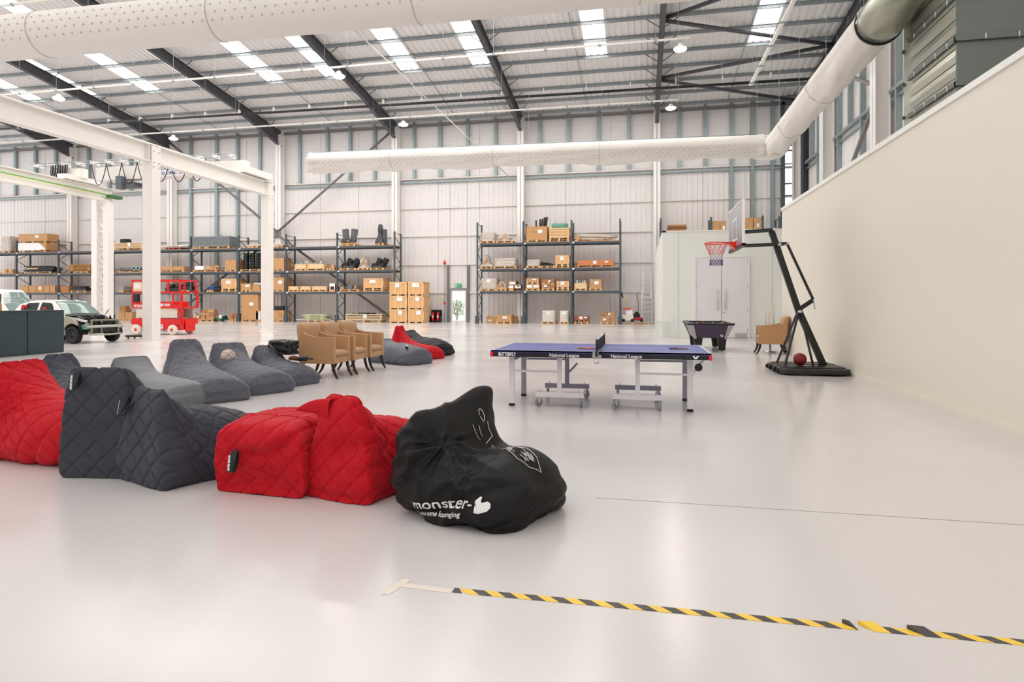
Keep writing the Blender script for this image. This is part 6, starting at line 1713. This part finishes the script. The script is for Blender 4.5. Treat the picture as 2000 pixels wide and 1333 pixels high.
CARW = mat('car_white', (234, 232, 226), .2, coat=.6)
CARG = mat('car_glass', (14, 18, 18), .1, spec=.25)
WSG = mat('windscreen', (120, 142, 138), .06, spec=.9, noise_amt=.3, noise_scale=2)
PRIM = mat('inner_metal', (150, 146, 128), .5, metal=.2, noise_amt=.35, noise_scale=8)
ENG = mat('engine_dark', (34, 32, 30), .55, noise_amt=.4, noise_scale=12)
def car(name, lab, loc, rz, L=3.4, Wd=1.62, H=1.46, stripped=True, bx=(0,0)):
    """front towards +x, origin at the nose on the floor"""
    c = thing(name, lab, 'car', loc, rz)
    # body shell: cross sections along x
    hoodx = -.95 if stripped else -.15
    def section(x):
        f = x/-L                                   # 0 nose .. 1 tail
        belt = .92-.05*max(0, .35-f)*3
        zb = .28
        w = Wd/2*(1-.10*max(0, .15-f)/.15-.10*max(0, f-.9)/.1)
        return w, zb, belt
    rows = []
    xs = [hoodx-(L+hoodx)*k/24 for k in range(25)]
    for x in xs:
        w, zb, belt = section(x)
        half = [(w*.86, zb), (w*.97, zb+.08), (w, .5), (w*.99, .72), (w*.94, belt)]
        rows.append([(x, -a, b) for a, b in half] + [(x, a, b) for a, b in reversed(half)])
    b = M().grid(rows, closed=True)
    for rr in (rows[0], rows[-1]):
        n = len(b.v); b.v += rr; b.f.append(tuple(range(n, n+10))); b.sm.append(False)
    body = b.build('body_shell', CARW, c)
    # greenhouse: roof and pillars
    def roofz(x):
        f = x/-L
        k = [(.30, .92), (.36, 1.08), (.46, 1.36), (.52, H-.02), (.62, H), (.80, H-.02), (.92, H-.12), (.985, 1.12), (1.0, .92)]
        for (f0, z0), (f1, z1) in zip(k[:-1], k[1:]):
            if f0 <= f <= f1:
                t = (f-f0)/(f1-f0); return z0+(z1-z0)*t
        return .92
    grows = []; NX = 34
    for i in range(NX+1):
        x = -L*(.30+.70*i/NX); z1 = roofz(x); w, _, belt = section(x); wr_ = w*.94-.20*(z1-.9)/.55
        half = [(w*.94, belt-.02), (w*.94-(w*.94-wr_)*.5, belt+(z1-belt)*.55), (wr_+.02, belt+(z1-belt)*.92), (wr_*.8, z1), (wr_*.4, z1+.012)]
        grows.append([(x, -a, b_) for a, b_ in half] + [(x, a, b_) for a, b_ in reversed(half)])
    g = M().grid(grows)
    g.build('roof', CARW, c)
    # side windows: dark panes following the side, proud of the shell
    def side(x, h):
        z1 = roofz(x); w, _, belt = section(x); wr_ = w*.94-.20*(z1-.9)/.55
        z = belt+(z1-belt)*h
        return (w*.94-(w*.94-wr_)*min(1, h*.95)+.006, z)
    for s_ in (-1, 1):
        for fa, fb, nm in ((.40, .63, 'front_window'), (.665, .90, 'rear_window')):
            lo, hi = [], []
            for k in range(13):
                t = k/12; x = -L*(fa+(fb-fa)*t)
                a = side(x, .06); 
                top = .84
                if nm == 'front_window': top = .84*min(1, .15+t*2.2)
                else: top = .84*(1-max(0, (t-.6)/.4)**2*.8)
                b_ = side(x, max(.07, top)); mid = side(x, (.06+top)/2)
                lo.append([(x, s_*a[0], a[1]), (x, s_*(mid[0]+.008), mid[1]), (x, s_*b_[0], b_[1])])
            M().grid(lo).build(nm, CARG, body)
            if s_ < 0: M().box(-L*(fa+.09 if nm == 'front_window' else fb-.10)-.15, -L*(fa+.09 if nm == 'front_window' else fb-.10)+.1, -.62, -.6, 1.0, 1.22)
    # seats inside seen red: placed just under the glass line as headrests
    # windscreen
    ws = []
    for i in range(9):
        t = i/8; x = -L*(.315+.19*t); z = roofz(x)+.012; w, _, belt = section(x); wr_ = w*.94-.20*(z-.9)/.55
        ws.append([(x+.05*(1-abs(2*j/10-1)**2)*.8, (2*j/10-1)*wr_*.9, z+.012+.02*(1-abs(2*j/10-1)**2)) for j in range(11)])
    wsm = M().grid(ws).build('windscreen', WSG, body)
    M().bar((-L*.315, -.45, .99), (-L*.42, .1, 1.27), .015).build('wiper', BLACK, wsm)
    # wheels
    for x, nm in ((-.62, 'front'), (-L+.55, 'rear')):
        for s_ in (-1, 1):
            w = M().lathe([(.19,0),(.19,-.09),(.26,-.1),(.285,-.08),(.29,0),(.285,.08),(.26,.1),(.19,.09),(.19,0)], (0,0,0), 'y', 32, cap=False).build('wheel', RUBBER, c)
            w.location = (x, s_*(Wd/2-.1), .29)
            r_ = M().lathe([(.185,-.06),(.17,-.04),(.06,-.03),(.05,-.055),(.0,-.055)], (0,0,0), 'y', 24, cap=False).lathe([(.185,.06),(.17,.04),(.06,.03),(.05,.055),(.0,.055)], (0,0,0), 'y', 24, cap=False)
            for k in range(8):
                a = 2*pi*k/8; r_.lathe([(.02,-.062*1),(.02,-.03)], (.12*cos(a),0,.12*sin(a)), 'y', 8)
            r_.build('rim', mat('steel_rim', (52,52,56), .35, metal=.5), w)
            if not stripped or x < -1:
                M().tube([(x+.34*cos(a), s_*(Wd/2+.0), .3+.34*sin(a)) for a in [pi*k/14 for k in range(15)]], .02, 6).build('wheel_arch', BLACK, body)
    if stripped:
        # inner wings, engine bay, radiator and bumper beams
        for s_ in (-1, 1):
            rows = []
            for i in range(9):
                a = pi*(.0+i/8*.95); rows.append([(-.62+.36*cos(a), s_*.5, .3+.36*sin(a)), (-.62+.36*cos(a), s_*.76, .3+.36*sin(a)), (-.62+.4*cos(a), s_*.78, .3+.42*sin(a))])
            M().grid(rows).build('inner_wing', ENG, c)
            M().bar((-1.0, s_*.7, .88), (-.2, s_*.6, .74), .05, .07).build('wing_rail', CARW, c)
            M().prism([(-1.35,.3),(-1.0,.3),(-.98,.45),(-.88,.58),(-.74,.66),(-.6,.68),(-.46,.64),(-.38,.6),(-.36,.7),(-.55,.8),(-.95,.9),(-1.2,.93),(-1.35,.93)], s_*.76, s_*.8).build('front_panel', mat('panel_olive', (150,146,120), .3, coat=.4), c)
            M().lathe([(.09,-.02),(.11,.05),(.1,.1)], (-.25, s_*.58, .58), 'x', 14).build('lamp_bracket', GALV, c)
        M().box(-.95,-.25,-.5,.5,.4,.78).box(-.85,-.5,-.3,.1,.78,.88).lathe([(.1,0),(.1,.2)], (-.6,.3,.72), n=14).build('engine', ENG, c, bevel=.02)
        for k in range(9): M().tube([(-.9+.08*k, -.5+.12*k, .75), (-.8+.08*k, -.4+.1*k, .9+.02*(k % 3)), (-.6+.04*k, -.3+.1*k, .8)], .022, 6).build('hose', BLACK if k % 3 else PRIM, c)
        M().box(-.2,-.14,-.42,.42,.35,.76).build('radiator', mat('radiator', (50,50,48), .4, metal=.4), c)
        fr = M()
        for p, q in (((-.12,-.5,.78),(-.12,.5,.78)), ((-.12,-.5,.3),(-.12,-.5,.78)), ((-.12,.5,.3),(-.12,.5,.78)), ((-.12,-.15,.35),(-.12,-.15,.78))): fr.bar(p, q, .05)
        fr.build('front_frame', PRIM, c)
        M().tube([(-.12,-.68,.56),(-.02,-.55,.565),(.02,0,.57),(-.02,.55,.565),(-.12,.68,.56)], .045, 8).build('bumper_beam', mat('beam_pale', (190,186,176), .35, metal=.3), c)
        M().tube([(-.1,-.6,.3),(-.02,-.3,.295),(0,0,.29),(-.02,.3,.295),(-.1,.6,.3)], .03, 8).build('lower_beam', mat('beam_pale', (190,186,176)), c)
        M().box(-.35,-.15,-.66,-.5,.48,.62).build('washer_bottle', mat('bottle_green', (110,190,170), .4), c)
        for y in (-.4, -.2, .05, .3): M().box(-.1,-.05,y-.03,y+.03,.6,.7).build('clip', BLACKM, c)
        M().bar((-.9,.7,.95),(-.78,.72,1.12),.02).build('wing_stay', BLACK, c)
        M().prism([(-1.25,.9),(-.95,.86),(-.9,.92),(-1.2,.99)], -.68, .68).build('scuttle', BLACK, c)
    return c
REDI = mat('interior_red', (200, 20, 34), .6)
c1_ = car('car', 'small white hatchback with its front end stripped to the bumper beam', (-17.72, 17.85, 0), radians(-4))
for x, z, w in ((-2.93, 1.17, .14), (-2.83, 1.25, .26), (-1.95, 1.17, .2)):
    M().box(x-w/2, x+w/2, -.694, -.688, z-.045, z+.045).build('red_sticker', REDI, c1_)
c2_ = car('car', 'taller white car behind the stripped one, only its windscreen and wiper showing', (-23.2, 20.6, 0), radians(-6), L=3.9, H=1.9, stripped=False)

# ---- scissor lift
SL = thing('scissor_lift', 'red scissor lift with cream wheels behind the thick crane post', 'lift', (-20.0, 23.1, 0))
REDL = mat('lift_red', (226, 26, 22), .35); CREAM = mat('lift_cream', (232, 226, 214), .5)
SL.rotation_euler = (0, 0, radians(2))
w_ = .6
M().box(-1.05, 1.0, -w_+.1, w_-.1, .2, .68).build('chassis', REDL, SL, bevel=.02)
M().box(-1.2, 1.15, -w_+.06, w_-.06, .44, .68).build('chassis_deck', REDL, SL)
M().box(-.75,.55,-w_+.085,-w_+.1,.27,.45).build('side_panel', REDL, SL)
M().box(-.35,.3,-w_+.07,-w_+.09,.26,.48).build('hire_label', PAPER, SL)
lettering('lettering', 'Nationwide', .11, mat('label_blue', (60,90,160), .5), SL, (0,-w_+.065,.37), (pi/2,0,0))
for x in (-.93, .78):
    for y in (-w_+.06, w_-.06):
        w = M().lathe([(.1,-.07),(.2,-.07),(.215,-.05),(.215,.05),(.2,.07),(.1,.07)], (0,0,0), 'y', 28).build('wheel', CREAM, SL); w.location = (x, y, .215)
        M().lathe([(.07,-.078),(.07,.078)], (0,0,0), 'y', 6).build('hub', REDL, w)
for k in range(4):
    z = .74+k*.1
    for y in (-.42, .42):
        M().bar((-1.05, y, z), (1.0, y, z+.02), .05, .097).build('scissor_arm', CREAM, SL)
        M().lathe([(.06,-.04),(.06,.04)], (1.0, y, z+.01), 'y', 14).build('pivot', CREAM, SL)
sl_ = M()
for k in range(9): sl_.box(-.9+k*.2, -.82+k*.2, -.46, -.445, .69, .715)
sl_.build('deck_slot', BLACK, SL)['kind'] = 'stuff'
M().box(-1.2, 1.15, -.5, .5, 1.12, 1.18).build('platform', REDL, SL)
M().box(-1.2, .72, -.515, -.5, 1.12, 1.4).box(-1.2, .72, .5, .515, 1.12, 1.4).box(.72, 1.15, -.53, -.5, 1.12, 1.28).build('toe_board', REDL, SL)
lettering('lettering', 'SJIII 3220', .13, PAPER, SL, (.38,-.52,1.26), (pi/2,0,0), bold=.006)
lettering('lettering', 'SKYJACK', .13, PAPER, SL, (-.85,-.52,1.22), (pi/2,0,0), bold=.006, shear=.2)
for y in (-.5, .5):
    for z in (1.8, 2.3): M().bar((-1.2,y,z),(1.1,y,z),.06).build('guard_rail', REDL, SL)
    for x, za, zb_ in ((-1.17,1.18,2.3), (.52,1.8,2.3), (.75,1.18,1.8))[:4 if y < 0 else 2]: M().bar((x,y,za),(x,y,zb_),.055).build('guard_post', REDL, SL)
    M().bar((1.15,y,1.15),(1.15,y,1.85),.08).build('gate_post', REDL, SL); M().bar((1.08,y,1.85),(1.08,y,2.3),.06).build('guard_post', REDL, SL)
for x in (-1.17, 1.1):
    for z in (1.8, 2.3): M().bar((x,-.5,z),(x,.5,z),.055).build('guard_rail', REDL, SL)
M().box(-1.1,-.68,-.55,-.52,1.85,2.22).build('manual_box', mat('card_peach', (240,200,160), .7), SL); M().box(-1.05,-.75,-.556,-.55,1.95,2.18).build('safety_sheet', PAPER, SL)
M().box(-1.05,-.85,-.6,-.45,1.38,1.72).build('control_box', BLACK, SL, bevel=.02)
M().box(.95,1.02,-.5,-.43,.2,1.1).box(1.12,1.2,-.5,-.43,.2,1.1).box(.95,1.2,-.49,-.44,.5,.55).box(.95,1.2,-.49,-.44,.8,.85).build('end_ladder', REDL, SL)
M().box(1.02,1.18,-.48,-.42,.25,1.1).box(1.15,1.2,-.3,.3,.15,.6).build('end_frame', REDL, SL)
M().tube([(1.1,-.5,.5),(1.0,-.52,.7),(1.12,-.52,.85),(1.02,-.5,1.0)], .02, 6).build('hydraulic_hose', GALV, SL)
# red clear boxes carried in the platform
hv = thing('floor_trolley', 'low black wheeled creeper board beside the thick crane post', 'trolley', (-18.3, 20.0, 0)); hv.location = (-18.35, 20.05, 0)
M().box(-.6,.3,-.2,.2,.07,.14).build('board', BLACK, hv, bevel=.02)
for x in (-.5,.2):
    for y in (-.15,.15): M().lathe([(.035,-.015),(.035,.015)], (x,y,.035), 'y', 12).build('wheel', BLACKM, hv)
yl = thing('yellow_grinder', 'yellow and grey bench tool beside the red lift', 'tool', (-21.9, 25.2, 0)); 
M().tube([(-.0,0,0),(.0,0,.95)], .05, 10).box(-.2,.2,-.2,.2,0,.04).build('pedestal', mat('tool_grey', (140,144,146), .5), yl)
M().lathe([(.13,-.2),(.16,0),(.13,.2)], (0,0,1.05), 'x', 16).build('motor', mat('tool_yellow', (226,176,50), .45), yl)
M().box(-.5,-.2,-.05,.05,1.0,1.08).build('arm', mat('tool_yellow', (226,176,50)), yl)
